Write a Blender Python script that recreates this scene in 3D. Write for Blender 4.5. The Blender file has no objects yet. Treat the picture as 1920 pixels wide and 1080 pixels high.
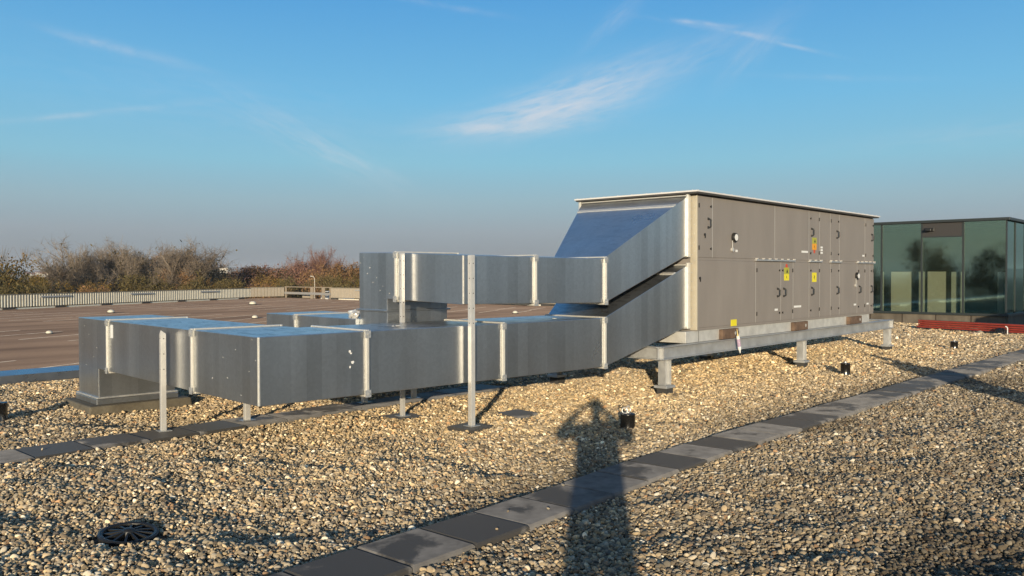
import bpy, bmesh, math, random
import numpy as np
from mathutils import Vector, Matrix

random.seed(7)
RNG = np.random.default_rng(7)
SC = bpy.context.scene
COL = SC.collection

# ------------------------------------------------------------------ camera
CAM_H, FPX, YAW, PIT, ROL = 1.65, 1587.6, 0.7356, 0.0153, -0.0017
_F = Vector((math.cos(YAW), math.sin(YAW), 0)); _R = Vector((math.sin(YAW), -math.cos(YAW), 0)); _U = Vector((0, 0, 1))
F2 = _F * math.cos(PIT) - _U * math.sin(PIT); U2 = _U * math.cos(PIT) + _F * math.sin(PIT)
R3 = _R * math.cos(ROL) + U2 * math.sin(ROL); U3 = U2 * math.cos(ROL) - _R * math.sin(ROL)
cam_data = bpy.data.cameras.new('camera')
cam_data.sensor_width = 36; cam_data.lens = FPX / 1920 * 36
cam_data.clip_start = 0.02; cam_data.clip_end = 30000
cam = bpy.data.objects.new('camera', cam_data); COL.objects.link(cam)
m = Matrix((R3, U3, -F2)).transposed().to_4x4(); m.translation = Vector((0, 0, CAM_H))
cam.matrix_world = m
SC.camera = cam

# ------------------------------------------------------------------ sun, sky, exposure
SUN_EL = math.radians(8.7)
SUN_AZ = YAW - math.radians(5.47) + math.pi            # direction towards the sun, from +X
SUN_DIR = Vector((math.cos(SUN_AZ) * math.cos(SUN_EL), math.sin(SUN_AZ) * math.cos(SUN_EL), math.sin(SUN_EL)))
sun_data = bpy.data.lights.new('sun', 'SUN')
sun_data.energy = 5.0; sun_data.angle = math.radians(0.5); sun_data.color = (1.0, 0.85, 0.62)
sun = bpy.data.objects.new('sun', sun_data); COL.objects.link(sun)
sun.rotation_euler = (-SUN_DIR).to_track_quat('-Z', 'Y').to_euler()
SC.view_settings.view_transform = 'Standard'
try: SC.view_settings.look = 'None'
except Exception: pass
SC.view_settings.exposure = 0.12; SC.view_settings.gamma = 1; SC.view_settings.use_curve_mapping = False

world = bpy.data.worlds.new('World'); SC.world = world; world.use_nodes = True
NT = world.node_tree; NT.nodes.clear()
def wn(t, **k):
    n = NT.nodes.new(t)
    for a, b in k.items(): setattr(n, a, b)
    return n
def wm(op, a, b=None, c=None, clamp=False):
    n = wn('ShaderNodeMath', operation=op); n.use_clamp = clamp
    for i, v in enumerate((a, b, c)):
        if v is None: continue
        if isinstance(v, (int, float)): n.inputs[i].default_value = v
        else: NT.links.new(v, n.inputs[i])
    return n.outputs[0]
def wmix(fac, a, b):
    n = wn('ShaderNodeMix', data_type='RGBA')
    for s, v in ((n.inputs[0], fac), (n.inputs[6], a), (n.inputs[7], b)):
        if isinstance(v, tuple): s.default_value = v
        elif isinstance(v, (int, float)): s.default_value = v
        else: NT.links.new(v, s)
    return n.outputs[2]
SKY_K = 0.15
sky = wn('ShaderNodeTexSky', sky_type='NISHITA')
sky.sun_disc = False; sky.sun_elevation = SUN_EL
sky.sun_rotation = (math.pi / 2 - SUN_AZ) % (2 * math.pi)
sky.air_density = 1.0; sky.dust_density = 0.6; sky.ozone_density = 2.0; sky.altitude = 20
tc = wn('ShaderNodeTexCoord'); sep = wn('ShaderNodeSeparateXYZ'); NT.links.new(tc.outputs['Generated'], sep.inputs[0])
dx, dy, dz = sep.outputs
el = wm('ARCSINE', dz)
# direction measured from the heading 42 degrees: rotate first so that the seam lies behind
ax = wm('ADD', wm('MULTIPLY', dx, math.cos(YAW)), wm('MULTIPLY', dy, math.sin(YAW)))
ay = wm('SUBTRACT', wm('MULTIPLY', dx, math.sin(YAW)), wm('MULTIPLY', dy, math.cos(YAW)))
az = wm('ARCTAN2', ay, ax)                               # positive to the right
def scale(v): return tuple(x / SKY_K for x in v) + (1,)
# smog low on the horizon all round; unseen upper sky darkened to cut fill
z0 = wm('MAXIMUM', dz, 0.0)
to_sun = wm('MAXIMUM', wm('ADD', wm('MULTIPLY', ax, -math.cos(math.radians(5.47))), wm('MULTIPLY', ay, -math.sin(math.radians(5.47)))), 0.0)
keep = wm('SUBTRACT', 1.0, wm('MULTIPLY', wm('POWER', to_sun, 3.0), 0.75))
ramp = wn('ShaderNodeValToRGB'); NT.links.new(z0, ramp.inputs[0])
cr = ramp.color_ramp
stops = [(0.0, (.12, .17, .25)), (0.02, (.155, .195, .26)), (0.05, (.24, .295, .37)), (0.085, (.25, .395, .485)), (0.13, (.20, .48, .635)),
         (0.20, (.135, .445, .71)), (0.31, (.068, .325, .67)), (0.5, (.045, .16, .36)), (1.0, (.022, .06, .14))]
while len(cr.elements) < len(stops): cr.elements.new(0.5)
for e, (p, c) in zip(cr.elements, stops): e.position = p; e.color = c + (1,)
wsun = wm('MULTIPLY_ADD', wm('ADD', wm('MULTIPLY', ax, -math.cos(math.radians(5.47))), wm('MULTIPLY', ay, -math.sin(math.radians(5.47)))), 0.5, 0.5)
wlow = wm('POWER', 2.718, wm('MULTIPLY', z0, -7.0))
sky_tint = wmix(wm('MULTIPLY', wm('MULTIPLY', wm('POWER', wsun, 1.3), 1.5, clamp=True), wlow), ramp.outputs[0], (.40, .375, .335, 1))
sky_tint_scaled = wn('ShaderNodeVectorMath', operation='SCALE'); sky_tint_scaled.inputs[3].default_value = 1 / SKY_K
NT.links.new(sky_tint, sky_tint_scaled.inputs[0])
col = wmix(wm('MULTIPLY', keep, 0.9), sky.outputs[0], sky_tint_scaled.outputs[0])
# cirrus wisps: streaked noise inside soft ellipses given as bearings and heights
def wisp(azd, eld, la, lb, ang, strength, seed, stretch=7.0):
    global col
    a0, e0 = math.radians(azd), math.radians(eld); c, s = math.cos(math.radians(ang)), math.sin(math.radians(ang))
    da = wm('SUBTRACT', az, a0); de = wm('SUBTRACT', el, e0)
    u = wm('ADD', wm('MULTIPLY', da, c), wm('MULTIPLY', de, s)); v = wm('SUBTRACT', wm('MULTIPLY', de, c), wm('MULTIPLY', da, s))
    uu = wm('DIVIDE', u, math.radians(la)); vv = wm('DIVIDE', v, math.radians(lb))
    r2 = wm('ADD', wm('MULTIPLY', uu, uu), wm('MULTIPLY', vv, vv))
    mask = wm('POWER', 2.718, wm('MULTIPLY', r2, -1.0))
    cmb = wn('ShaderNodeCombineXYZ'); NT.links.new(wm('MULTIPLY', u, 13.0), cmb.inputs[0]); NT.links.new(wm('MULTIPLY', v, 13.0 * stretch), cmb.inputs[1])
    cmb.inputs[2].default_value = seed
    nz = wn('ShaderNodeTexNoise'); nz.inputs['Scale'].default_value = 1.6; nz.inputs['Detail'].default_value = 7; nz.inputs['Roughness'].default_value = 0.62
    nz.inputs['Distortion'].default_value = 0.6
    NT.links.new(cmb.outputs[0], nz.inputs[0])
    t = wm('MULTIPLY', wm('SUBTRACT', nz.outputs[0], 0.33), 2.6, clamp=True)
    col = wmix(wm("MULTIPLY", wm("MULTIPLY", mask, t), strength * .85, clamp=True), col, scale((.66, .66, .70)))
def bear(x, y):
    d = F2 + R3 * ((x - 960) / FPX) - U3 * ((y - 540) / FPX); d.normalize()
    return math.degrees(math.atan2(d.dot(_R), d.dot(_F))), math.degrees(math.asin(d.z))
for (x, y, lx, ly, ang, st, sd, stz) in (
        (960, 238, 130, 12, 2, .8, 1.0, 3.0), (1000, 218, 150, 26, 8, .85, 2.3, 5.0), (1060, 192, 150, 36, 14, .8, 3.1, 6.0), (1110, 165, 130, 34, 20, .5, 3.9, 6.0), (1230, 135, 190, 26, 20, .32, 4.4, 6.0),
        (1300, 42, 75, 4, -9, .6, 5.2, 2.0), (1390, 62, 80, 4, -12, .6, 5.8, 2.0), (1475, 84, 70, 3.2, -17, .45, 6.7, 2.0), (1410, 100, 60, 18, 42, .32, 7.2, 6.0), (1150, 40, 70, 16, 38, .22, 7.9, 6.0),
        (225, 92, 95, 8, -9, .5, 8.1, 3.0), (150, 215, 150, 5, 10, .4, 9.4, 2.0), (590, 270, 150, 26, -26, .34, 10.5, 6.0), (690, 310, 60, 8, -22, .25, 11.1, 4.0),
        (1560, 145, 130, 5, -6, .22, 12.3, 2.0), (420, 200, 330, 60, -6, .10, 13.9, 5.0), (1850, 245, 200, 18, 3, .16, 14.2, 5.0), (800, 5, 110, 5, -8, .35, 15.2, 2.0)):
    a, e = bear(x, y)
    wisp(a, e, lx / FPX * 57.3, ly / FPX * 57.3, ang, st, sd, stz)
bg = wn('ShaderNodeBackground'); bg.inputs[1].default_value = SKY_K
out = wn('ShaderNodeOutputWorld')
NT.links.new(col, bg.inputs[0]); NT.links.new(bg.outputs[0], out.inputs[0])

cy = SC.cycles
try:
    cy.use_denoising = True; cy.denoiser = 'OPENIMAGEDENOISE'; cy.denoising_input_passes = 'RGB_ALBEDO_NORMAL'
except Exception: pass
cy.max_bounces = 8; cy.diffuse_bounces = 3; cy.glossy_bounces = 4; cy.transmission_bounces = 4; cy.transparent_max_bounces = 12
cy.caustics_reflective = False; cy.caustics_refractive = False; cy.sample_clamp_indirect = 4.0

# ------------------------------------------------------------------ materials
MATS = {}
def mat(name, color, rough=0.6, metal=0.0, var=0.0, vscale=4.0, bump=0.0, bscale=40.0, rvar=0.0, spec=0.5, stretch=None, color2=None, aniso=0.0):
    """plain surface with soft noise in colour, gloss and relief"""
    if name in MATS: return MATS[name]
    M = bpy.data.materials.new(name); M.use_nodes = True; N = M.node_tree.nodes; L = M.node_tree.links
    b = N['Principled BSDF']
    b.inputs['Base Color'].default_value = tuple(color) + (1,); b.inputs['Roughness'].default_value = rough
    b.inputs['Metallic'].default_value = metal; b.inputs['Specular IOR Level'].default_value = spec
    if var or rvar or bump or color2:
        t = N.new('ShaderNodeTexCoord'); mp = N.new('ShaderNodeMapping'); L.new(t.outputs['Object'], mp.inputs[0])
        if stretch: mp.inputs['Scale'].default_value = stretch
        nz = N.new('ShaderNodeTexNoise'); nz.inputs['Scale'].default_value = vscale; nz.inputs['Detail'].default_value = 6; nz.inputs['Roughness'].default_value = .62
        L.new(mp.outputs[0], nz.inputs[0])
        if var or color2:
            rp = N.new('ShaderNodeValToRGB'); L.new(nz.outputs[0], rp.inputs[0])
            c2 = color2 or tuple(min(1, c * (1 + var)) for c in color); c1 = color if color2 else tuple(c * (1 - var) for c in color)
            rp.color_ramp.elements[0].position = .3; rp.color_ramp.elements[1].position = .7
            rp.color_ramp.elements[0].color = tuple(c1) + (1,); rp.color_ramp.elements[1].color = tuple(c2) + (1,)
            L.new(rp.outputs[0], b.inputs['Base Color'])
        if rvar:
            mr = N.new('ShaderNodeMapRange'); L.new(nz.outputs[0], mr.inputs[0]); mr.inputs[1].default_value = .3; mr.inputs[2].default_value = .7
            mr.inputs[3].default_value = max(.02, rough - rvar); mr.inputs[4].default_value = min(1, rough + rvar); L.new(mr.outputs[0], b.inputs['Roughness'])
        if bump:
            n2 = N.new('ShaderNodeTexNoise'); n2.inputs['Scale'].default_value = bscale; n2.inputs['Detail'].default_value = 4; L.new(mp.outputs[0], n2.inputs[0])
            bp = N.new('ShaderNodeBump'); bp.inputs['Strength'].default_value = bump; bp.inputs['Distance'].default_value = .02
            L.new(n2.outputs[0], bp.inputs['Height']); L.new(bp.outputs[0], b.inputs['Normal'])
    MATS[name] = M; return M

def duct_metal():
    """galvanised sheet: vertical mill streaks, faint spangle, slow waviness of the thin sheet, dust"""
    M = bpy.data.materials.new('galvanised_sheet'); M.use_nodes = True; N = M.node_tree.nodes; L = M.node_tree.links
    b = N['Principled BSDF']; b.inputs['Metallic'].default_value = .91
    t = N.new('ShaderNodeTexCoord')
    def noise(scale, st, det=4, dist=0):
        mp = N.new('ShaderNodeMapping'); mp.inputs['Scale'].default_value = st; L.new(t.outputs['Object'], mp.inputs[0])
        n = N.new('ShaderNodeTexNoise'); n.inputs['Scale'].default_value = scale; n.inputs['Detail'].default_value = det; n.inputs['Distortion'].default_value = dist
        L.new(mp.outputs[0], n.inputs[0]); return n.outputs[0]
    streak = noise(5.0, (1, 1, .05)); spang = N.new('ShaderNodeTexVoronoi'); spang.inputs['Scale'].default_value = 38; L.new(t.outputs['Object'], spang.inputs[0])
    dust = noise(1.6, (1, 1, .5), 3, 0)
    rp = N.new('ShaderNodeValToRGB'); L.new(streak, rp.inputs[0])
    rp.color_ramp.elements[0].position = .35; rp.color_ramp.elements[0].color = (.57, .59, .605, 1)
    rp.color_ramp.elements[1].position = .65; rp.color_ramp.elements[1].color = (.64, .66, .675, 1)
    mx = N.new('ShaderNodeMix'); mx.data_type = 'RGBA'; mx.blend_type = 'MULTIPLY'; mx.inputs[0].default_value = .09
    L.new(rp.outputs[0], mx.inputs[6]); spc = N.new('ShaderNodeSeparateColor'); L.new(spang.outputs['Color'], spc.inputs[0]); L.new(spc.outputs[0], mx.inputs[7]); L.new(mx.outputs[2], b.inputs['Base Color'])
    fl = N.new('ShaderNodeVectorMath'); fl.operation = 'SCALE'; fl.inputs[3].default_value = 6.3; L.new(t.outputs['Object'], fl.inputs[0])
    fo = N.new('ShaderNodeVectorMath'); fo.operation = 'FLOOR'; L.new(fl.outputs[0], fo.inputs[0]); fx = N.new('ShaderNodeVectorMath'); fx.operation = 'MULTIPLY'; fx.inputs[1].default_value = (1, 1, 0); L.new(fo.outputs[0], fx.inputs[0])
    wn_ = N.new('ShaderNodeTexWhiteNoise'); wn_.noise_dimensions = '2D'; L.new(fx.outputs[0], wn_.inputs[0])
    sg = N.new('ShaderNodeNewGeometry'); ss = N.new('ShaderNodeSeparateXYZ'); L.new(sg.outputs['Normal'], ss.inputs[0])
    ab = N.new('ShaderNodeMath'); ab.operation = 'ABSOLUTE'; L.new(ss.outputs[2], ab.inputs[0]); vt = N.new('ShaderNodeMapRange'); L.new(ab.outputs[0], vt.inputs[0]); vt.inputs[1].default_value = .2; vt.inputs[2].default_value = .1; vt.inputs[3].default_value = 0.; vt.inputs[4].default_value = .2
    sm_ = N.new('ShaderNodeMix'); sm_.data_type = 'RGBA'; sm_.blend_type = 'MULTIPLY'; L.new(vt.outputs[0], sm_.inputs[0]); L.new(mx.outputs[2], sm_.inputs[6]); L.new(wn_.outputs[0], sm_.inputs[7])
    mr = N.new('ShaderNodeMapRange'); L.new(dust, mr.inputs[0]); mr.inputs[1].default_value = .3; mr.inputs[2].default_value = .72; mr.inputs[3].default_value = .27; mr.inputs[4].default_value = .36
    L.new(mr.outputs[0], b.inputs['Roughness'])
    gn = N.new('ShaderNodeNewGeometry'); sz = N.new('ShaderNodeSeparateXYZ'); L.new(gn.outputs['Normal'], sz.inputs[0])
    upf = N.new('ShaderNodeMapRange'); L.new(sz.outputs[2], upf.inputs[0]); upf.inputs[1].default_value = .9; upf.inputs[2].default_value = .98
    dr_ = N.new('ShaderNodeMapRange'); L.new(noise(6.0, (2.2, .8, 1), 5, .8), dr_.inputs[0]); dr_.inputs[1].default_value = .5; dr_.inputs[2].default_value = .6
    ml_ = N.new('ShaderNodeMath'); ml_.operation = 'MULTIPLY'; L.new(upf.outputs[0], ml_.inputs[0]); L.new(dr_.outputs[0], ml_.inputs[1])
    m2 = N.new('ShaderNodeMix'); m2.data_type = 'RGBA'; L.new(ml_.outputs[0], m2.inputs[0]); L.new(sm_.outputs[2], m2.inputs[6]); m2.inputs[7].default_value = (.30, .31, .33, 1); L.new(m2.outputs[2], b.inputs['Base Color'])
    wav = noise(1.1, (1, 1, .6), 2)
    bp = N.new('ShaderNodeBump'); bp.inputs['Strength'].default_value = .2; bp.inputs['Distance'].default_value = .05
    L.new(wav, bp.inputs['Height']); L.new(bp.outputs[0], b.inputs['Normal'])
    return M
SHEET = duct_metal()
FLANGE = mat('flange_steel', (.72, .70, .64), .42, .4, var=.08, vscale=20, bump=.1, bscale=60)
STEEL = mat('galvanised_steel', (.52, .525, .52), .5, .55, var=.14, vscale=7, rvar=.1, bump=.06, bscale=80)
PLINTH = mat('galvanised_plinth', (.62, .61, .57), .55, .35, var=.18, vscale=5, bump=.05)
POSTM = mat('post_steel', (.74, .72, .68), .42, .45, var=.1, vscale=9)
PAINT = mat('taupe_paint', (.264, .238, .216), .55, 0, var=.08, vscale=2.4, stretch=(1, 1, .3), bump=.02, bscale=220, spec=.35)
CREAM = mat('cream_profile', (.50, .45, .35), .5, .15, var=.06, vscale=9)
SEAM = mat('aluminium_edge', (.72, .70, .66), .4, .5)
WHITE_TRIM = mat('white_trim', (.72, .70, .68), .5, 0, var=.06)
DARK_SHADE_JOINT = mat('dark_shade_joint', (.07, .07, .07), .6)  # dark tone for the painted shadow line under the roof and the plinth joint
BLACK = mat('black_plastic', (.018, .018, .018), .38, var=.2)
RUST = mat('rusty_bracket', (.10, .062, .04), .75, 0, color2=(.19, .125, .085), vscale=9, bump=.25, bscale=60)
YELLOW = mat('yellow_sticker', (.80, .70, .03), .5); ORANGE = mat('orange_sticker', (.80, .36, .02), .5); REDP = mat('red_sticker', (.60, .08, .03), .5)
OLIVE = mat('green_yellow_sticker', (.42, .42, .05), .5); WHITE = mat('white_label', (.8, .8, .78), .5)
CURB = mat('curb_membrane', (.095, .08, .056), .85, 0, color2=(.165, .145, .105), vscale=6, bump=.2)
RUBBER = mat('rubber_pad', (.05, .048, .044), .85, var=.2)
SLABM = None

# ------------------------------------------------------------------ helpers
def link(o, parent=None):
    COL.objects.link(o)
    if parent is not None: o.parent = parent
    return o
def tag(o, label, cat, group=None):
    o['label'] = label; o['category'] = cat
    if group: o['group'] = group
    return o
def thing(name, label, cat, loc=(0, 0, 0), rz=0.0, group=None):
    o = bpy.data.objects.new(name, None); o.location = loc; o.rotation_euler = (0, 0, rz); o.empty_display_size = .2
    link(o); return tag(o, label, cat, group)
def kind(o, k): o['kind'] = k; return o
class MB:
    """collects solids into one mesh"""
    def __init__(s): s.v = []; s.f = []; s.m = []
    def hexa(s, c, mi=0):            # 8 corners: bottom 4 (ccw from above), top 4
        n = len(s.v); s.v += [tuple(p) for p in c]
        for q in ((3, 2, 1, 0), (4, 5, 6, 7), (0, 1, 5, 4), (1, 2, 6, 5), (2, 3, 7, 6), (3, 0, 4, 7)): s.f.append(tuple(n + i for i in q)); s.m.append(mi)
        return s
    def box(s, a, b, mi=0):
        (x0, y0, z0), (x1, y1, z1) = a, b
        x0, x1 = sorted((x0, x1)); y0, y1 = sorted((y0, y1)); z0, z1 = sorted((z0, z1))
        return s.hexa([(x0, y0, z0), (x1, y0, z0), (x1, y1, z0), (x0, y1, z0), (x0, y0, z1), (x1, y0, z1), (x1, y1, z1), (x0, y1, z1)], mi)
    def prism(s, poly, fn0, fn1, mi=0):    # polygon (ccw) swept between two maps
        n = len(s.v); k = len(poly)
        s.v += [tuple(fn0(p)) for p in poly] + [tuple(fn1(p)) for p in poly]
        s.f.append(tuple(n + i for i in reversed(range(k)))); s.f.append(tuple(n + k + i for i in range(k))); s.m += [mi, mi]
        for i in range(k):
            j = (i + 1) % k; s.f.append((n + i, n + j, n + k + j, n + k + i)); s.m.append(mi)
        return s
    def tube(s, a, b, r0, r1=None, seg=10, mi=0, cap=True):
        a, b = Vector(a), Vector(b); r1 = r0 if r1 is None else r1
        d = (b - a).normalized(); u = d.orthogonal().normalized(); w = d.cross(u); n = len(s.v)
        for p, r in ((a, r0), (b, r1)):
            for i in range(seg):
                t = 2 * math.pi * i / seg; s.v.append(tuple(p + (u * math.cos(t) + w * math.sin(t)) * r))
        for i in range(seg):
            j = (i + 1) % seg; s.f.append((n + i, n + j, n + seg + j, n + seg + i)); s.m.append(mi)
        if cap: s.f.append(tuple(n + i for i in reversed(range(seg)))); s.f.append(tuple(n + seg + i for i in range(seg))); s.m += [mi, mi]
        return s
    def path(s, pts, r, seg=8, mi=0):
        for a, b in zip(pts, pts[1:]): s.tube(a, b, r, r, seg, mi)
        return s
    def ring(s, c, axis, R, r, n=20, seg=6, mi=0):
        c = Vector(c); ax_ = Vector(axis).normalized(); u = ax_.orthogonal().normalized(); w = ax_.cross(u)
        P = [c + (u * math.cos(t) + w * math.sin(t)) * R for t in [2 * math.pi * i / n for i in range(n + 1)]]
        return s.path(P, r, seg, mi)
    def lathe(s, prof, c=(0, 0, 0), seg=20, mi=0):
        n = len(s.v); k = len(prof)
        for (r, z) in prof:
            for i in range(seg):
                t = 2 * math.pi * i / seg; s.v.append((c[0] + r * math.cos(t), c[1] + r * math.sin(t), c[2] + z))
        for a in range(k - 1):
            for i in range(seg):
                j = (i + 1) % seg; s.f.append((n + a * seg + i, n + a * seg + j, n + (a + 1) * seg + j, n + (a + 1) * seg + i)); s.m.append(mi)
        return s
    def build(s, name, m_, parent=None, bevel=0.0, smooth=False, bseg=2, origin=None):
        me = bpy.data.meshes.new(name)
        vv = s.v if origin is None else [(x - origin[0], y - origin[1], z - origin[2]) for x, y, z in s.v]
        me.from_pydata(vv, [], s.f)
        for q in (m_ if isinstance(m_, (list, tuple)) else [m_]):
            if q: me.materials.append(q)
        me.polygons.foreach_set('material_index', s.m)
        if smooth: me.polygons.foreach_set('use_smooth', [True] * len(s.f))
        me.update()
        o = bpy.data.objects.new(name, me); link(o, parent)
        if origin is not None: o.location = origin
        if bevel:
            bv = o.modifiers.new('edge', 'BEVEL'); bv.width = bevel; bv.segments = bseg; bv.limit_method = 'ANGLE'; bv.angle_limit = math.radians(40)
        return o
def gp(x, y, z):
    """where the sight line through a point of the photograph meets the level z"""
    d = F2 + R3 * ((x - 960) / FPX) - U3 * ((y - 540) / FPX); t = (z - CAM_H) / d.z
    return Vector((d.x * t, d.y * t, z))
def at(x, y, Z):
    d = F2 + R3 * ((x - 960) / FPX) - U3 * ((y - 540) / FPX); return Vector((0, 0, CAM_H)) + d * Z

# smooth value noise for the gravel surface
_G = RNG.random((64, 64))
def vnoise(x, y):
    x = np.asarray(x, float); y = np.asarray(y, float)
    xi = np.floor(x).astype(int); yi = np.floor(y).astype(int); fx = x - xi; fy = y - yi
    fx = fx * fx * (3 - 2 * fx); fy = fy * fy * (3 - 2 * fy)
    g = lambda a, b: _G[a % 64, b % 64]
    return (g(xi, yi) * (1 - fx) * (1 - fy) + g(xi + 1, yi) * fx * (1 - fy) + g(xi, yi + 1) * (1 - fx) * fy + g(xi + 1, yi + 1) * fx * fy) - .5
def path1_y(x): return np.interp(x, [-4, 2, 4, 6.8, 9.75, 15, 21, 30], [3.72, 3.75, 3.80, 3.94, 3.93, 3.87, 3.80, 3.75])
PATH2_Y = 8.50
def gravel_h(x, y):
    x = np.asarray(x, float); y = np.asarray(y, float)
    h = .055 * vnoise(x * .9, y * .9) + .05 * vnoise(x * 2.3 + 9, y * 2.3 + 4) + .03 * vnoise(x * 5 + 3, y * 5)
    h = h - .085 * np.exp(-((x - 4.6) ** 2 / 1.6 + (y - 10.6) ** 2 / 1.2))
    d = np.minimum(np.abs(y - path1_y(x)), np.abs(y - PATH2_Y) + np.where(x > 9.5, 9, 0))
    k = np.clip((d - .25) / .5, 0, 1)
    return h * (0.25 + .75 * k) + np.where(d < .25, -.03, 0)
ROOF_Y1 = 14.42; ROOF_X0, ROOF_X1, ROOF_Y0 = -14.0, 46.0, -16.0

# ------------------------------------------------------------------ setting: terrain, roof, deck
GROUND = -8.0
terr = mat('field_ground', (.06, .065, .035), .95, 0, color2=(.11, .095, .055), vscale=.02, stretch=(1, 1, 1))
kind(MB().box((-6000, -6000, GROUND - 1), (9000, 9000, GROUND)).build('ground', terr), 'structure')
concrete = mat('concrete', (.30, .28, .25), .9, 0, var=.2, vscale=.6, bump=.1)
kind(MB().box((ROOF_X0, ROOF_Y0, GROUND), (ROOF_X1, ROOF_Y1, -.17)).build('roof_slab', concrete), 'structure')

def gravel_bed_mat():
    M = bpy.data.materials.new('gravel_bed'); M.use_nodes = True; N = M.node_tree.nodes; L = M.node_tree.links; b = N['Principled BSDF']; b.inputs['Roughness'].default_value = .9
    t = N.new('ShaderNodeTexCoord'); v = N.new('ShaderNodeTexVoronoi'); v.inputs['Scale'].default_value = 26; L.new(t.outputs['Object'], v.inputs[0])
    s = N.new('ShaderNodeSeparateColor'); L.new(v.outputs['Color'], s.inputs[0]); r = N.new('ShaderNodeValToRGB'); L.new(s.outputs[0], r.inputs[0])
    r.color_ramp.elements[0].color = (.025, .02, .015, 1); r.color_ramp.elements[1].color = (.16, .13, .09, 1); L.new(r.outputs[0], b.inputs['Base Color'])
    bp = N.new('ShaderNodeBump'); bp.inputs['Strength'].default_value = 1; bp.inputs['Distance'].default_value = .02; bp.invert = True
    L.new(v.outputs['Distance'], bp.inputs['Height']); L.new(bp.outputs[0], b.inputs['Normal']); return M
def build_bed():
    xs = np.concatenate([np.arange(ROOF_X0, -2, .5), np.arange(-2, 16, .1), np.arange(16, ROOF_X1 + .01, .4)])
    ys = np.concatenate([np.arange(ROOF_Y0, -3, .5), np.arange(-3, ROOF_Y1, .1), [ROOF_Y1]])
    X, Y = np.meshgrid(xs, ys); Zh = gravel_h(X, Y) - .018
    nx, ny = len(xs), len(ys); v = np.stack([X, Y, Zh], -1).reshape(-1, 3)
    i = np.arange(nx - 1)[None, :] + nx * np.arange(ny - 1)[:, None]
    f = np.stack([i, i + 1, i + 1 + nx, i + nx], -1).reshape(-1, 4)
    me = bpy.data.meshes.new('gravel_roof'); me.vertices.add(len(v)); me.vertices.foreach_set('co', v.ravel())
    me.loops.add(f.size); me.loops.foreach_set('vertex_index', f.ravel()); me.polygons.add(len(f)); me.polygons.foreach_set('loop_start', np.arange(0, f.size, 4))
    me.polygons.foreach_set('use_smooth', np.ones(len(f), bool)); me.update(); me.materials.append(gravel_bed_mat())
    return kind(link(bpy.data.objects.new('gravel_roof', me)), 'structure')
build_bed()

DECK = -0.9
def deck_mat():
    M = bpy.data.materials.new('parking_surface'); M.use_nodes = True; N = M.node_tree.nodes; L = M.node_tree.links; b = N['Principled BSDF']; b.inputs['Roughness'].default_value = .85
    t = N.new('ShaderNodeTexCoord')
    n1 = N.new('ShaderNodeTexNoise'); n1.inputs['Scale'].default_value = .12; n1.inputs['Detail'].default_value = 6; L.new(t.outputs['Object'], n1.inputs[0])
    n2 = N.new('ShaderNodeTexNoise'); n2.inputs['Scale'].default_value = 9; n2.inputs['Detail'].default_value = 5; L.new(t.outputs['Object'], n2.inputs[0])
    r = N.new('ShaderNodeValToRGB'); L.new(n1.outputs[0], r.inputs[0]); r.color_ramp.elements[0].position = .34; r.color_ramp.elements[1].position = .66
    r.color_ramp.elements[0].color = (.185, .128, .094, 1); r.color_ramp.elements[1].color = (.25, .178, .133, 1)
    mp = N.new('ShaderNodeMapping'); mp.inputs['Rotation'].default_value = (0, 0, -.46); mp.inputs['Scale'].default_value = (.08, .55, 1); L.new(t.outputs['Object'], mp.inputs[0])
    n5 = N.new('ShaderNodeTexNoise'); n5.inputs['Scale'].default_value = 1.0; n5.inputs['Detail'].default_value = 5; n5.inputs['Roughness'].default_value = .6; L.new(mp.outputs[0], n5.inputs[0])
    r5 = N.new('ShaderNodeValToRGB'); L.new(n5.outputs[0], r5.inputs[0]); r5.color_ramp.elements[0].position = .34; r5.color_ramp.elements[0].color = (.62, .6, .6, 1); r5.color_ramp.elements[1].position = .56; r5.color_ramp.elements[1].color = (1, 1, 1, 1)
    m5 = N.new('ShaderNodeMix'); m5.data_type = 'RGBA'; m5.blend_type = 'MULTIPLY'; m5.inputs[0].default_value = 1.0; L.new(r.outputs[0], m5.inputs[6]); L.new(r5.outputs[0], m5.inputs[7])
    mx = N.new('ShaderNodeMix'); mx.data_type = 'RGBA'; mx.blend_type = 'MULTIPLY'; mx.inputs[0].default_value = .3; L.new(m5.outputs[2], mx.inputs[6]); L.new(n2.outputs[0], mx.inputs[7])
    L.new(mx.outputs[2], b.inputs['Base Color'])
    b.inputs['Specular IOR Level'].default_value = .1; b.inputs['Diffuse Roughness'].default_value = 1.0; return M
fa, fb = gp(0, 581, DECK), gp(470, 559.5, DECK)
fdir = (fb - fa).normalized(); fstart = fa - fdir * 40
fc, fd_, fe, ff = gp(535, 558, DECK), gp(621, 561, DECK), gp(1045, 574, DECK), gp(1300, 582, DECK)
ANG = math.atan2(fdir.y, fdir.x); fn = Vector((-fdir.y, fdir.x, 0))
def deckpoly():
    pts = [Vector((ROOF_X0 - 30, ROOF_Y1 + .02, 0)), Vector((70, ROOF_Y1 + .02, 0)), ff, fe, fd_, fc, fb, fstart]
    pts = [p + (fn * .4 if p in (fb, fstart, fc, fd_, fe, ff) else Vector()) for p in pts]
    P = [(p.x, p.y) for p in pts]
    return MB().prism(P, lambda p: (p[0], p[1], DECK - 1.2), lambda p: (p[0], p[1], DECK))
kind(deckpoly().build('parking_deck', deck_mat()), 'structure')
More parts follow.
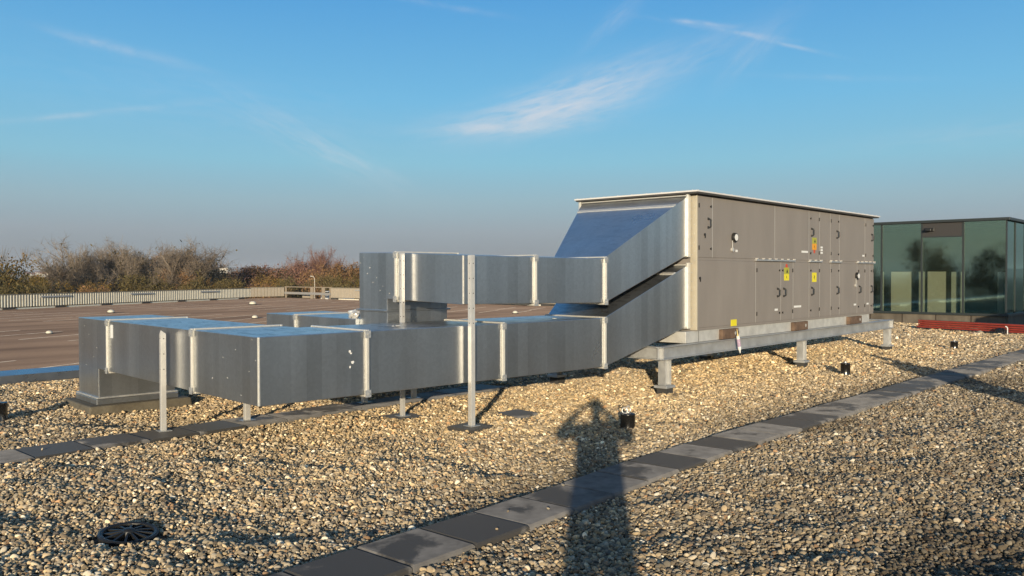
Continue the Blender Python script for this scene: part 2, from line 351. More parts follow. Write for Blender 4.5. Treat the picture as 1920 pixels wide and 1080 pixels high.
# faded bay lines on the deck
line_m = mat('line_paint', (.54, .50, .45), .9, 0, color2=(.30, .24, .195), vscale=2.5, spec=.1)
line_m.node_tree.nodes['Principled BSDF'].inputs['Diffuse Roughness'].default_value = 1.0
lb = MB()
def bay_line(p, q, w=.13):
    p = Vector(p); q = Vector(q); d = (q - p).normalized(); n = Vector((-d.y, d.x, 0)) * w / 2
    c = [p - n, q - n, q + n, p + n]
    lb.hexa([(v.x, v.y, DECK + .003) for v in c] + [(v.x, v.y, DECK + .007) for v in c])
o0 = gp(122, 629.5, DECK)
for row, (off, ln) in enumerate(((0, 4.6), (11, 4.6), (16.2, 4.6), (27.5, 4.6), (32.7, 4.6), (44, 4.6), (49.2, 4.6), (-11.2, 4.6), (-16.4, 4.6))):
    for k in range(-6, 16):
        p = o0 + fdir * (off - ln / 2) + fn * (2.45 * k + .35 * (row % 3))
        q = p + fdir * ln
        if min(p.y, q.y) > ROOF_Y1 + 1.5 and (fn.dot(q - fa) < -2) and (p.x < 60): bay_line(p, q)
lines = kind(lb.build('parking_lines', line_m), 'structure')

# ------------------------------------------------------------------ roof edge parapet
par = thing('parapet', 'low roof edge upstand with blue grey metal coping left of the lower duct', 'parapet', (0, 14.5, 0))
coping = mat('coping_metal', (.34, .36, .39), .3, .85, var=.1, vscale=3, rvar=.08, bump=.15, bscale=3)
MB().box((ROOF_X0, -.08, -.2), (29.3, .22, -.001)).build('wall', mat('parapet_face', (.33, .29, .23), .85, var=.12, bump=.1), par)
cop = par
for i in range(15):
    x0 = ROOF_X0 + i * 2.9
    MB().hexa([(x0 + .004, -.12, .0), (x0 + 2.894, -.12, .0), (x0 + 2.894, .30, .0), (x0 + .004, .30, .0), (x0 + .004, -.12, .125), (x0 + 2.894, -.12, .125), (x0 + 2.894, .30, .165), (x0 + .004, .30, .165)]).build('coping_panel', coping, par)

# ------------------------------------------------------------------ paving
def slab_mat():
    M = bpy.data.materials.new('paving_slab'); M.use_nodes = True; N = M.node_tree.nodes; L = M.node_tree.links; b = N['Principled BSDF']
    t = N.new('ShaderNodeTexCoord'); oi = N.new('ShaderNodeObjectInfo')
    sc_ = N.new('ShaderNodeVectorMath'); sc_.operation = 'SCALE'; sc_.inputs[3].default_value = 37.0
    cx = N.new('ShaderNodeCombineXYZ'); L.new(oi.outputs['Random'], cx.inputs[0]); L.new(oi.outputs['Random'], cx.inputs[1]); L.new(cx.outputs[0], sc_.inputs[0])
    ad = N.new('ShaderNodeVectorMath'); L.new(t.outputs['Object'], ad.inputs[0]); L.new(sc_.outputs[0], ad.inputs[1])
    n = N.new('ShaderNodeTexNoise'); n.inputs['Scale'].default_value = 3.0; n.inputs['Detail'].default_value = 9; n.inputs['Roughness'].default_value = .66; n.inputs['Distortion'].default_value = .1; L.new(ad.outputs[0], n.inputs[0])
    sp = N.new('ShaderNodeSeparateXYZ'); L.new(t.outputs['Object'], sp.inputs[0])
    # damp stays in the middle of a slab, its rims dry first
    def mth(op, a, b2=None, cl=False):
        q = N.new('ShaderNodeMath'); q.operation = op; q.use_clamp = cl
        for i, v in enumerate((a, b2)):
            if v is None: continue
            if isinstance(v, float): q.inputs[i].default_value = v
            else: L.new(v, q.inputs[i])
        return q.outputs[0]
    edge = mth('MAXIMUM', mth('ABSOLUTE', sp.outputs[0]), mth('ABSOLUTE', mth('ADD', sp.outputs[1], -.06)))
    rim = mth('MULTIPLY', edge, .7)
    thr = mth('MULTIPLY', mth('SUBTRACT', oi.outputs['Random'], .35), .55)
    wet = mth('SUBTRACT', mth('ADD', n.outputs[0], thr), rim)
    wf = mth('MULTIPLY', mth('SUBTRACT', wet, .385), 11.0, True)
    n3 = N.new('ShaderNodeTexNoise'); n3.inputs['Scale'].default_value = 55; n3.inputs['Detail'].default_value = 4; L.new(ad.outputs[0], n3.inputs[0])
    n4 = N.new('ShaderNodeTexNoise'); n4.inputs['Scale'].default_value = 9; n4.inputs['Detail'].default_value = 5; L.new(ad.outputs[0], n4.inputs[0])
    dry = N.new('ShaderNodeValToRGB'); L.new(n4.outputs[0], dry.inputs[0]); dry.color_ramp.elements[0].position = .3; dry.color_ramp.elements[1].position = .7
    dry.color_ramp.elements[0].color = (.118, .113, .109, 1); dry.color_ramp.elements[1].color = (.192, .184, .178, 1)
    mx = N.new('ShaderNodeMix'); mx.data_type = 'RGBA'; L.new(wf, mx.inputs[0]); L.new(dry.outputs[0], mx.inputs[6]); mx.inputs[7].default_value = (.056, .053, .05, 1)
    L.new(mx.outputs[2], b.inputs['Base Color'])
    mr = N.new('ShaderNodeMapRange'); L.new(wf, mr.inputs[0]); mr.inputs[3].default_value = .8; mr.inputs[4].default_value = .55; L.new(mr.outputs[0], b.inputs['Roughness'])
    b.inputs['Specular IOR Level'].default_value = .25; b.inputs['Diffuse Roughness'].default_value = 1.0
    return M
SLABM = slab_mat()
def slab_mesh(w, d, h=.05, ch=.012):
    M_ = MB(); a, b = w / 2, d / 2
    r0 = [(-a, -b, 0), (a, -b, 0), (a, b, 0), (-a, b, 0)]; r1 = [(x, y, h - ch) for x, y, _ in r0]; r2 = [(x * (1 - ch / a), y * (1 - ch / b), h) for x, y, _ in r0]
    n = 0; M_.v = r0 + r1 + r2; M_.f = [(3, 2, 1, 0)]
    for k in (0, 4):
        for i in range(4): j = (i + 1) % 4; M_.f.append((k + i, k + j, k + 4 + j, k + 4 + i))
    M_.f.append((8, 9, 10, 11)); M_.m = [0] * len(M_.f); return M_
p1 = kind(bpy.data.objects.new('paving_path', None), 'structure'); link(p1)
p1['label'] = 'path of dark square slabs crossing the gravel to the far right'
sm = slab_mesh(.494, .50); first = sm.build('paving_slab', SLABM, p1); slab_me = first.data
FOOT = []                                                # places free of pebbles: (cx, cy, hx, hy)
for i in range(66):
    x = -3.2 + .502 * i; y = float(path1_y(x))
    o = first if i == 0 else link(bpy.data.objects.new('paving_slab', slab_me), p1)
    o.location = (x, y + random.uniform(-.006, .006), -.006 + random.uniform(-.004, .004)); o.rotation_euler = (random.uniform(-.008, .008), random.uniform(-.006, .006), math.atan2(float(path1_y(x + .3) - path1_y(x - .3)), .6) + random.uniform(-.008, .008))
    FOOT.append((x, y, .25, .245))
p2 = kind(bpy.data.objects.new('paving_path', None), 'structure'); link(p2)
p2['label'] = 'short path of dark slabs running under the lower duct'
sm2 = slab_mesh(.516, .54).build('paving_slab', SLABM, p2)
for i in range(23):
    x = -2.76 + .523 * i
    o = sm2 if i == 0 else link(bpy.data.objects.new('paving_slab', sm2.data), p2)
    o.location = (x, PATH2_Y + random.uniform(-.012, .012), -.02 + random.uniform(-.006, .006)); o.rotation_euler = (random.uniform(-.012, .012), random.uniform(-.01, .01), random.uniform(-.015, .015))
    FOOT.append((x, PATH2_Y, .26, .265))
def lone_slab(x, y, rz, w, label, z=-.02):
    o = slab_mesh(w, w).build('concrete_slab', SLABM); o.location = (x, y, z); o.rotation_euler = (0.01, -.008, rz)
    tag(o, label, 'slab', 'single slabs lying in the gravel'); FOOT.append((x, y, w / 2 * .96, w / 2 * .96)); return o
lone_slab(7.45, 6.66, .0, .40, 'bare dark slab lying in the gravel to the right of the tall middle post', -.03)
lone_slab(6.43, 6.43, .04, .36, 'dark slab under the foot of the tall middle post')
lone_slab(6.40, 7.50, -.05, .40, 'dark slab under the thin post foot below the lower duct', -.026)

# ------------------------------------------------------------------ duct runs
TH = -.0761
DO = Vector((4.0273, 6.6617, 0)); DD = Vector((math.cos(TH), math.sin(TH), 0)); DN = Vector((-math.sin(TH), math.cos(TH), 0))
def loc_empty(name, label):
    return thing(name, label, 'air duct', DO, TH, 'galvanised air duct runs')
ZB, ZT = .489, 1.107
low = loc_empty('air_duct', 'lower galvanised air duct turning a corner close to the gravel and rising to the unit')
def sect(poly, zb, zt, parent, name='duct_section', bevel=.006):
    f0 = lambda p: (p[0], p[1], zb(p) if callable(zb) else zb); f1 = lambda p: (p[0], p[1], zt(p) if callable(zt) else zt)
    return MB().prism(poly, f0, f1).build(name, SHEET, parent, bevel=bevel)
def elbow_down(s0, s1, t_in, t_a, t_b, zlow, zb, zt, parent):
    """leg end that turns down into a riser: L profile in t,z swept along s"""
    prof = [(t_in, zb), (t_a, zb), (t_a, zlow), (t_b, zlow), (t_b, zt), (t_in, zt)]
    return MB().prism([(a, b) for a, b in prof], lambda p: (s1, p[0], p[1]), lambda p: (s0, p[0], p[1])).build('duct_section', SHEET, parent, bevel=.006)
def fl_bars(mb, C, th_=.04):
    pass
def flange_t(t, s0, s1, zb, zt, parent, out=.026, w=.04):
    """bolted flange frame standing across t"""
    mb = MB(); a = t - w / 2; b = t + w / 2
    mb.box((s0 - out, a, zb - out), (s0 + .004, b, zt + out * .6)); mb.box((s1 - .004, a, zb - out), (s1 + out, b, zt + out * .6))
    mb.box((s0 + .004, a, zt - .004), (s1 - .004, b, zt + out * .6)); mb.box((s0 + .004, a, zb - out), (s1 - .004, b, zb + .004))
    o = mb.build('flange', FLANGE, parent, bevel=.008)
    k = MB()
    for z in (zb + .01, zt - .03):
        k.box((s0 - out - .005, a - .012, z - .035), (s0 - out + .001, b + .012, z + .035)); k.tube((s0 - out - .016, t, z), (s0 - out - .004, t, z), .012, seg=6)
    k.box((s0 - out - .004, a + .012, zb + .05), (s0 - out + .001, a + .018, zt - .05))
    kind(k.build('bolt', STEEL, o), 'stuff'); return o
def flange_s(s, t0, t1, zb, zt, parent, out=.026, w=.04):
    mb = MB(); a = s - w / 2; b = s + w / 2
    mb.box((a, t0 - out, zb - out), (b, t0 + .004, zt + out * .6)); mb.box((a, t1 - .004, zb - out), (b, t1 + out, zt + out * .6))
    mb.box((a, t0 + .004, zt - .004), (b, t1 - .004, zt + out * .6)); mb.box((a, t0 + .004, zb - out), (b, t1 - .004, zb + .004))
    o = mb.build('flange', FLANGE, parent, bevel=.008)
    k = MB()
    for z in (zb + .01, zt - .03):
        k.box((a - .012, t0 - out - .005, z - .035), (b + .012, t0 - out + .001, z + .035)); k.tube((s, t0 - out - .016, z), (s, t0 - out - .004, z), .012, seg=6)
    k.box((b - .018, t0 - out - .004, zb + .05), (b - .012, t0 - out + .001, zt - .05))
    kind(k.build('bolt', STEEL, o), 'stuff'); return o
WA, WB = .95, 1.0
g_ = .001
elbow_down(0, WA, 3.87 + g_, 4.235, 5.006, .045, ZB, ZT, low)
sect([(0, 1.39 + g_), (WA, 1.39 + g_), (WA, 3.87 - g_), (0, 3.87 - g_)], ZB, ZT, low)
sect([(0, 0), (1.13 - g_, 0), (1.13 - g_, WB), (WA, WB), (WA, 1.39 - g_), (0, 1.39 - g_)], ZB, ZT, low)
sect([(1.13 + g_, 0), (2.94 - g_, 0), (2.94 - g_, WB), (1.13 + g_, WB)], ZB, ZT, low)
sect([(2.94 + g_, 0), (4.69 - g_, 0), (4.69 - g_, WB), (2.94 + g_, WB)], ZB, ZT, low)
flange_t(3.87, 0, WA, ZB, ZT, low); flange_t(1.39, 0, WA, ZB, ZT, low)
for s in (1.13, 2.94, 4.69): flange_s(s, 0, WB, ZB, ZT, low)
MB().box((-.008, -.008, ZB + .004), (.014, .014, ZT - .002)).build('corner_bead', FLANGE, low, bevel=.006)
# foot of the riser: flanged skirt on the roof curb
def ring_z(s0, s1, t0, t1, z, h, out, parent, m_, name):
    mb = MB()
    mb.box((s0 - out, t0 - out, z), (s1 + out, t0 + .003, z + h)); mb.box((s0 - out, t1 - .003, z), (s1 + out, t1 + out, z + h))
    mb.box((s0 - out, t0 + .003, z), (s0 + .003, t1 - .003, z + h)); mb.box((s1 - .003, t0 + .003, z), (s1 + out, t1 - .003, z + h))
    return mb.build(name, m_, parent, bevel=.004)
ring_z(0, WA, 4.235, 5.006, .115, .022, .028, low, STEEL, 'flange')
ring_z(-.012, WA + .012, 4.223, 5.018, .045, .066, .02, low, SHEET, 'skirt')
mbw = MB()
lw = lambda s, t, z: DO + DD * s + DN * t + Vector((0, 0, z))
def to_local(v): q = Vector(v) - DO; return (q.dot(DD), q.dot(DN), v[2])
def transition(t0, t1, zb0, zt0, y0, y1, zb1, zt1, parent, s0=4.69, xe=10.838):
    A = [(s0 + g_, t0, zb0), (s0 + g_, t1, zb0), (s0 + g_, t1, zt0), (s0 + g_, t0, zt0)]
    B = [to_local((xe, y0, zb1)), to_local((xe, y1, zb1)), to_local((xe, y1, zt1)), to_local((xe, y0, zt1))]
    c = [A[0], B[0], B[1], A[1], A[3], B[3], B[2], A[2]]
    o = MB().hexa(c).build('transition', SHEET, parent, bevel=.005)
    # raised cross seam near the wide end of the top sheet
    f = .80
    P = [Vector(A[3]).lerp(Vector(B[3]), f), Vector(A[2]).lerp(Vector(B[2]), f), Vector(A[2]).lerp(Vector(B[2]), f + .035), Vector(A[3]).lerp(Vector(B[3]), f + .035)]
    up = Vector((-.25, 0, .97)) * .012; dn = Vector((0, 0, -.02))
    MB().hexa([p + dn for p in (P[0], P[3], P[2], P[1])] + [p + up for p in (P[0], P[3], P[2], P[1])]).build('seam', FLANGE, o, bevel=.004)
    # flange frame on the unit
    fr = MB(); w = .035; x0, x1 = xe - .055, xe + .018
    for (ya, yb, za, zb_) in ((y0 - w, y0 + .01, zb1 - w, zt1 + w), (y1 - .01, y1 + w, zb1 - w, zt1 + w), (y0 + .01, y1 - .01, zt1 - .01, zt1 + .012), (y0 + .01, y1 - .01, zb1 - w, zb1 + .01)):
        cs = [(x0, ya, za), (x1, ya, za), (x1, yb, za), (x0, yb, za), (x0, ya, zb_), (x1, ya, zb_), (x1, yb, zb_), (x0, yb, zb_)]
        fr.hexa([to_local(p) for p in cs])
    fr.build('flange', FLANGE, parent, bevel=.01)
    return o
transition(0, WB, ZB, ZT, 6.36, 8.29, .899, 1.791, low)
# paper label and blots on the sheet
MB().box((-.004, 3.70, .90), (-.0008, 3.78, 1.06)).build('paper_label', WHITE, low)
def splat(parent, f, n, seed, r, m_=None):
    R_ = random.Random(seed); mb = MB()
    for _ in range(n):
        a, b = R_.uniform(-1, 1) * r * 2, R_.uniform(-1, 1) * r * 2; rr = r * R_.uniform(.35, 1)
        k = 9; poly = [(a + rr * R_.uniform(.6, 1.2) * math.cos(2 * math.pi * i / k), b + rr * R_.uniform(.6, 1.3) * math.sin(2 * math.pi * i / k)) for i in range(k)]
        mb.prism(poly, lambda p: f(p[0], p[1], 0), lambda p: f(p[0], p[1], .003))
    o = mb.build('sealant_blot', m_ or WHITE, parent)
    return kind(o, 'stuff') if n > 1 else o
splat(low, lambda a, b, h: (.97 + a, -.0005 - h, .90 + b), 2, 3, .018)
splat(low, lambda a, b, h: (.96 + a, -.0005 - h, .80 + b), 2, 4, .018)
splat(low, lambda a, b, h: (1.83 + a, .45 + b, ZT + .0005 + h), 2, 5, .03)
splat(low, lambda a, b, h: (4.1 + a, .3 + b, ZT + .0005 + h), 1, 6, .04)
for i, (t, z) in enumerate(((4.75, 1.0), (4.6, .9), (4.82, .78), (4.4, .62), (4.7, .5), (4.3, .74))):
    splat(low, lambda a, b, h, t=t, z=z: (-.0005 - h, t + a, z + b), 1, 20 + i, .007, SEAM)
for i, (t, z) in enumerate(((.12, 1.06), (.45, .98), (.7, .9), (.2, .78), (.95, .66), (.35, .56), (.6, .7), (.06, .9))):
    splat(low, lambda a, b, h, t=t, z=z: (-.0005 - h, t + a, z + b), 1, 40 + i, .011, SEAM)

up = loc_empty('air_duct', 'upper galvanised air duct raised on posts, with a square riser and low rear leg')
S0 = 2.36
ub = lambda p: 1.334 - .0155 * (p[0] - S0) + .022 * p[1]
ut = lambda p: 1.866 - .005 * (p[0] - S0) + .042 * p[1]
WU, WV = .92, .90
def hex_st(s0, s1, t0, t1, zb, zt): return None
elb = MB()
prof = [(1.21 + g_, 1.36), (1.40, 1.364), (1.40, 1.225), (1.995, 1.225), (1.995, 1.932), (1.21 + g_, 1.917)]
elb.prism(prof, lambda p: (S0 + WU, p[0], p[1]), lambda p: (S0, p[0], p[1])); elb.build('duct_section', SHEET, up, bevel=.006)
MB().prism([(1.40, .60), (1.995, .60), (1.995, 1.222), (1.40, 1.222)], lambda p: (S0 + WU - .003, p[0], p[1]), lambda p: (S0 + .003, p[0], p[1])).build('duct_section', SHEET, up, bevel=.006)
ring_z(S0, S0 + WU, 1.40, 1.995, 1.213, .022, .03, up, SHEET, 'flange')
sect([(S0, 0), (3.45 - g_, 0), (3.45 - g_, WV), (S0 + WU, WV), (S0 + WU, 1.21 - g_), (S0, 1.21 - g_)], ub, ut, up)
sect([(3.45 + g_, 0), (4.70 - g_, 0), (4.70 - g_, WV), (3.45 + g_, WV)], ub, ut, up)
flange_t(1.21, S0, S0 + WU, 1.36, 1.917, up); flange_s(3.45, 0, WV, ub((3.45, 0)), ut((3.45, .3)), up); flange_s(4.70, 0, WV, ub((4.7, 0)), ut((4.7, .3)), up)
MB().box((S0 - .006, -.008, ub((S0, 0)) + .004), (S0 + .014, .012, ut((S0, 0)) - .002)).build('corner_bead', FLANGE, up, bevel=.006)
transition(0, WV, 1.297, 1.872, 6.36, 8.29, 1.938, 2.795, up, s0=4.70)
splat(up, lambda a, b, h: (S0 + .40 + a, 1.40 - .0005 - h, 1.12 + b), 3, 7, .02)
for i, (t, z) in enumerate(((1.9, 1.87), (1.97, 1.80), (1.75, 1.75), (1.82, 1.68), (1.62, 1.62), (1.7, 1.57), (1.5, 1.52), (1.56, 1.46), (1.35, 1.42), (1.44, 1.38))):
    splat(up, lambda a, b, h, t=t, z=z: (S0 - .0005 - h, t + a, z + b), 1, 60 + i, .008, SEAM)

third = up
sect([(2.3, 1.997), (3.25, 1.997), (3.25, 3.46 - g_), (2.3, 3.46 - g_)], .60, 1.11, third)
MB().prism([(3.46 + g_, .60), (3.6, .60), (3.6, .08), (4.3, .08), (4.3, 1.11), (3.46 + g_, 1.11)], lambda p: (3.25, p[0], p[1]), lambda p: (2.3, p[0], p[1])).build('duct_section', SHEET, third, bevel=.006)
flange_t(3.46, 2.3, 3.25, .60, 1.11, third)
ring_z(2.3, 3.25, 3.6, 4.3, .02, .08, .05, third, SHEET, 'skirt')

# roof curbs carrying the risers
def curb(s0, s1, t0, t1, z0, z1, label):
    mb = MB(); f = .03
    c = [(s0 - f, t0 - f), (s1 + f, t0 - f), (s1 + f, t1 + f), (s0 - f, t1 + f)]; d = [(s0, t0), (s1, t0), (s1, t1), (s0, t1)]
    mb.hexa([(a, b, z0) for a, b in c] + [(a, b, z1) for a, b in d])
    o = mb.build('roof_curb', CURB, bevel=.02); o.location = DO; o.rotation_euler = (0, 0, TH); tag(o, label, 'curb', 'roof curbs under the duct risers')
    ctr = lw((s0 + s1) / 2, (t0 + t1) / 2, 0); FOOT.append((ctr.x, ctr.y, (s1 - s0) / 2 - .02, (t1 - t0) / 2 - .02)); return o
curb(-.15, WA + .16, 4.09, 5.16, -.26, .044, 'brown felted roof curb under the riser at the left end of the lower duct')
curb(2.16, 3.39, 3.47, 4.44, -.2, .018, 'roof curb in shade under the low rear end of the upper duct run')

# ------------------------------------------------------------------ posts
def angle_post(name, label, x, y, zf, h, rz, leg=.052, tk=.006, pointed=False, face=1, plate=.13):
    r = thing(name, label, 'support post', (x, y, zf), rz, 'steel angle posts holding the ducts')
    mb = MB(); L_ = leg
    poly = [(0, 0), (L_, 0), (L_, tk), (tk, tk), (tk, L_), (0, L_)]
    if pointed:
        top = lambda p: (p[0], p[1], h - (p[0] + p[1]) * .8)
    else: top = lambda p: (p[0], p[1], h)
    mb.prism(poly, lambda p: (p[0], p[1], .006), top); an = mb.build('angle', POSTM, r, bevel=.0015)
    MB().box((-.03, -.03, 0), (plate - .03, plate - .03, .0055)).build('foot_plate', STEEL, r)
    k = MB()
    for z in [h - .09 - .16 * i for i in range(int(h / .32))]:
        k.tube((L_ * .55, -.0012, z), (L_ * .55, tk, z), .0058, seg=8); k.tube((-.0012, L_ * .55, z), (tk, L_ * .55, z), .0058, seg=8)
    kind(k.build('bolt_hole', BLACK, an), 'stuff'); return r
angle_post('support_post', 'steel angle post with a pointed top in front of the left duct leg', 4.058, 8.585, .031, 1.055, math.radians(-8), pointed=True)
angle_post('support_post', 'tallest bright steel angle post, standing on a slab before both ducts', 6.405, 6.385, .03, 1.835, TH, leg=.055)
angle_post('support_post', 'thin steel angle post at the upper duct bend, foot showing under the lower duct', 6.352, 7.455, .025, 1.88, math.radians(-4), leg=.045)
def stub_post(x, y, label, z0=.03, z1=.486):
    r = thing('stub_post', label, 'stub post', (x, y, z0), TH, 'stub posts under the lower duct')
    MB().box((-.03, -.03, .006), (.03, .03, z1 - z0)).build('tube', POSTM, r, bevel=.003); MB().box((-.08, -.06, 0), (.08, .06, .0055)).build('foot_plate', STEEL, r)
stub_post(5.02, 8.55, 'short square leg under the near corner of the lower duct'); stub_post(6.72, 8.62, 'short square leg in shade under the middle of the lower duct'); stub_post(7.40, 8.45, 'short square leg on the shaded slabs behind the thin post foot')

# ------------------------------------------------------------------ air handling unit
AX0, AX1, AY0, AY1, AZ0, AZM, AZ1 = 10.90, 18.14, 6.255, 8.345, .832, 1.884, 2.818
ahu = thing('air_handling_unit', 'large taupe two storey air handling unit on a steel frame', 'ventilation unit', (AX0, AY0, AZ0))
def A(x, y, z): return (x - AX0, y - AY0, z - AZ0)
def abox(a, b, name, m_, parent=None, bevel=0.0):
    return MB().box(A(*a), A(*b)).build(name, m_, parent or ahu, bevel=bevel)
body = abox((AX0, AY0 + .02, AZ0), (AX1, AY1, AZ1), 'body', PAINT, bevel=.004)
abox((AX0 - .012, AY0 - .004, AZ0 + .01), (AX0 - .001, AY0 + .10, AZ1 - .012), 'corner_profile', CREAM, bevel=.004)
abox((AX0 - .001, AY0 - .006, AZ0 + .01), (AX0 + .028, AY0 + .018, AZ1 - .012), 'corner_profile', CREAM, bevel=.004)
scr = MB()
for i in range(15):
    z = AZ0 + .07 + i * .13
    scr.tube(A(AX0 - .017, AY0 + .07, z), A(AX0 - .011, AY0 + .07, z), .009, seg=6); scr.tube(A(AX0 - .017, AY0 + .028, z + .05), A(AX0 - .011, AY0 + .028, z + .05), .007, seg=6)
kind(scr.build('screw', STEEL, ahu), 'stuff')
topx = [10.932, 11.364, 13.471, 14.861, 15.338, 15.837, 16.281, 17.639, 18.14]
botx = [10.932, 12.776, 13.705, 14.195, 14.872, 15.349, 15.85, 16.294, 17.212, 17.655, 17.929, 18.14]
def hinge(mb, x, z): mb.box(A(x - .010, AY0 - .012, z - .032), A(x + .010, AY0 + .001, z + .032))
def latch(mb, x, z):
    mb.tube(A(x, AY0 - .012, z), A(x, AY0 + .002, z), .014, seg=8); mb.box(A(x - .006, AY0 - .018, z - .018), A(x + .006, AY0 - .010, z + .018))
def handle(x, z, parent):
    mb = MB(); y = AY0
    mb.path([A(x - .012, y + .002, z + .062), A(x + .006, y - .025, z + .060), A(x + .012, y - .04, z + .045), A(x + .012, y - .04, z - .045), A(x + .006, y - .025, z - .060), A(x - .012, y + .002, z - .062)], .0115, 8)
    mb.box(A(x - .03, y - .008, z + .045), A(x + .008, y + .001, z + .082)); mb.box(A(x - .03, y - .008, z - .082), A(x + .008, y + .001, z - .045))
    return mb.build('handle', BLACK, parent, bevel=.002)
DOORS_T = {0: 'r', 3: 'l', 5: 'r', 7: 'r'}; DOORS_B = {1: 'r', 2: 'l', 4: 'l', 6: 'r', 8: 'l', 10: 'l'}
def panels(xs, z0, z1, doors):
    for i, (a, b) in enumerate(zip(xs, xs[1:])):
        p = abox((a + .005, AY0, z0), (b - .005, AY0 + .0195, z1), 'door' if i in doors else 'panel', PAINT, bevel=.003)
        MB().box(A(b - .0047, AY0 + .002, z0), A(b + .0047, AY0 + .0195, z1)).build('edge_strip', SEAM if i + 1 < len(xs) - 1 else PAINT, ahu)
        if i in doors:
            hd = doors[i]; xh, xl = (b - .12, a) if hd == 'r' else (a + .12, b)
            if b - a < .35: xh = (a + b) / 2 + (.03 if hd == 'r' else -.03)
            handle(xh, (z0 + z1) / 2 - (.02 if z0 < 1.5 else -.06), p)
            for zz in (z0 + .14, z1 - .14): k = MB(); hinge(k, xl + (.03 if hd == 'r' else -.03), zz); k.build('hinge', BLACK, p, bevel=.003)
            xk = b - .06 if hd == 'r' else a + .06
            for zz in (z0 + .13, z1 - .14): k = MB(); latch(k, xk, zz); k.build('latch', BLACK, p)
panels(topx, 1.905, 2.80, DOORS_T); panels(botx, .875, 1.862, DOORS_B)
abox((AX0 + .03, AY0 + .006, 1.864), (AX1 - .002, AY0 + .0195, 1.903), 'rail', PAINT)
abox((AX0 + .03, AY0 + .004, AZ0 + .004), (AX1 - .002, AY0 + .0195, .873), 'rail', PAINT)
for a, b, n in ((12.74, 14.22, 7), (14.84, 15.40, 3), (15.80, 16.34, 3), (17.18, 18.15, 5)):
    r_ = abox((a, AY0 - .035, 1.872), (b, AY0 + .0055, 1.90), 'rain_strip', STEEL, bevel=.003)
    k = MB()
    for j in range(n):
        x = a + .03 + (b - a - .06) * j / (n - 1); k.box(A(x - .012, AY0 - .045, 1.901), A(x + .012, AY0 - .002, 1.918))
    kind(k.build('clip', SEAM, r_), 'stuff')
# roof with a pale trim; dark strip below paints the shadow line under it
roof = MB().box(A(AX0 - .17, AY0 - .105, 2.838), A(AX1 + .07, AY1 + .02, 2.862)).build('roof', WHITE_TRIM, ahu, bevel=.004)
MB().box(A(AX0 - .15, AY0 - .085, AZ1 + .0005), A(AX1 + .05, AY1 + .005, 2.8375)).build('shade_strip', DARK_SHADE_JOINT, roof)
k = MB()
for i in range(30): x = AX0 - .1 + i * .25; k.tube(A(x, AY0 - .085, 2.861), A(x, AY0 - .085, 2.869), .011, seg=6)
for i in range(9): y = AY0 - .02 + i * .26; k.tube(A(AX0 - .15, y, 2.861), A(AX0 - .15, y, 2.869), .011, seg=6)
kind(k.build('screw', SEAM, roof), 'stuff')
def sticker(x, z, w, h, m_, dy=.0012): return MB().box(A(x - w / 2, AY0 - dy, z - h / 2), A(x + w / 2, AY0 - .0002, z + h / 2)).build('sticker', m_, ahu)
def pict(x, z, s, shape='tri'):
    mb = MB(); f0 = lambda p: A(x + p[0], AY0 - .0014, z + p[1]); f1 = lambda p: A(x + p[0], AY0 - .0022, z + p[1])
    if shape == 'tri': mb.prism([(-s * .5, -s * .4), (s * .5, -s * .4), (0, s * .5)], f0, f1)
    else: mb.prism([(s * .25, -s * .5), (s * .05, .0), (s * .3, .05 * s), (-s * .2, s * .55), (-s * .02, .08 * s), (-s * .28, 0)], f0, f1)
    return mb.build('pictogram', BLACK, ahu)
for (x, z0_, flip) in ((15.10, 2.21, False), (13.93, 1.66, True)):
    sticker(x, z0_ + .055, .20, .11, OLIVE); sticker(x, z0_ - .056, .20, .11, ORANGE if not flip else YELLOW); pict(x + .02, z0_ + .05, .07)
    mb = MB(); zz = z0_ - .142 if not flip else z0_ + .141; s_ = .030
    mb.prism([(-.045, -s_ if flip else s_), (.045, -s_ if flip else s_), (.03, s_ if flip else -s_), (-.03, s_ if flip else -s_)][::(1 if flip else -1)], lambda p: A(x + p[0], AY0 - .0002, zz + p[1]), lambda p: A(x + p[0], AY0 - .0012, zz + p[1])); mb.build('sticker', REDP, ahu)
    pict(x, z0_ - .056, .06, 'bolt')
sticker(15.10, 1.60, .20, .17, YELLOW); pict(15.10, 1.60, .09, 'bolt'); sticker(12.03, .905, .18, .10, YELLOW, .006)
for (x, z, w) in ((14.68, 2.055, .28), (15.43, 2.10, .10), (15.43, 2.05, .10), (15.43, 2.15, .10), (17.55, 2.03, .12), (13.53, 1.06, .12), (14.38, 1.09, .30), (17.10, 1.05, .13), (17.80, 1.05, .12)):
    sticker(x, z, w, .035, WHITE)
def gauge(x, z, ln):
    g0 = MB(); g0.tube(A(x, AY0 - .05, z), A(x, AY0, z), .07, .075, seg=18); o = g0.build('gauge', BLACK, ahu, bevel=.006)
    MB().tube(A(x, AY0 - .053, z), A(x, AY0 - .0505, z), .052, seg=18).build('dial', WHITE, o)
    k = MB(); k.tube(A(x - .06, AY0 - .016, z - ln), A(x - .06, AY0 - .016, z - .05), .006, seg=6); k.tube(A(x - .06, AY0 - .03, z - ln), A(x - .06, AY0, z - ln), .032, seg=10); k.build('pipe', SEAM, o)
    return o
gauge(12.02, 2.225, .19); gauge(17.17, 1.62, .19)
sticker(12.12, 2.02, .07, .035, WHITE)
k = MB()
for (x, z) in ((11.13, 2.24), (10.99, 1.60)): k.tube(A(x, AY0 - .012, z), A(x, AY0, z), .022, seg=8); k.box(A(x - .008, AY0 - .018, z - .05), A(x + .008, AY0 - .008, z))
kind(k.build('lock', BLACK, ahu), 'stuff')

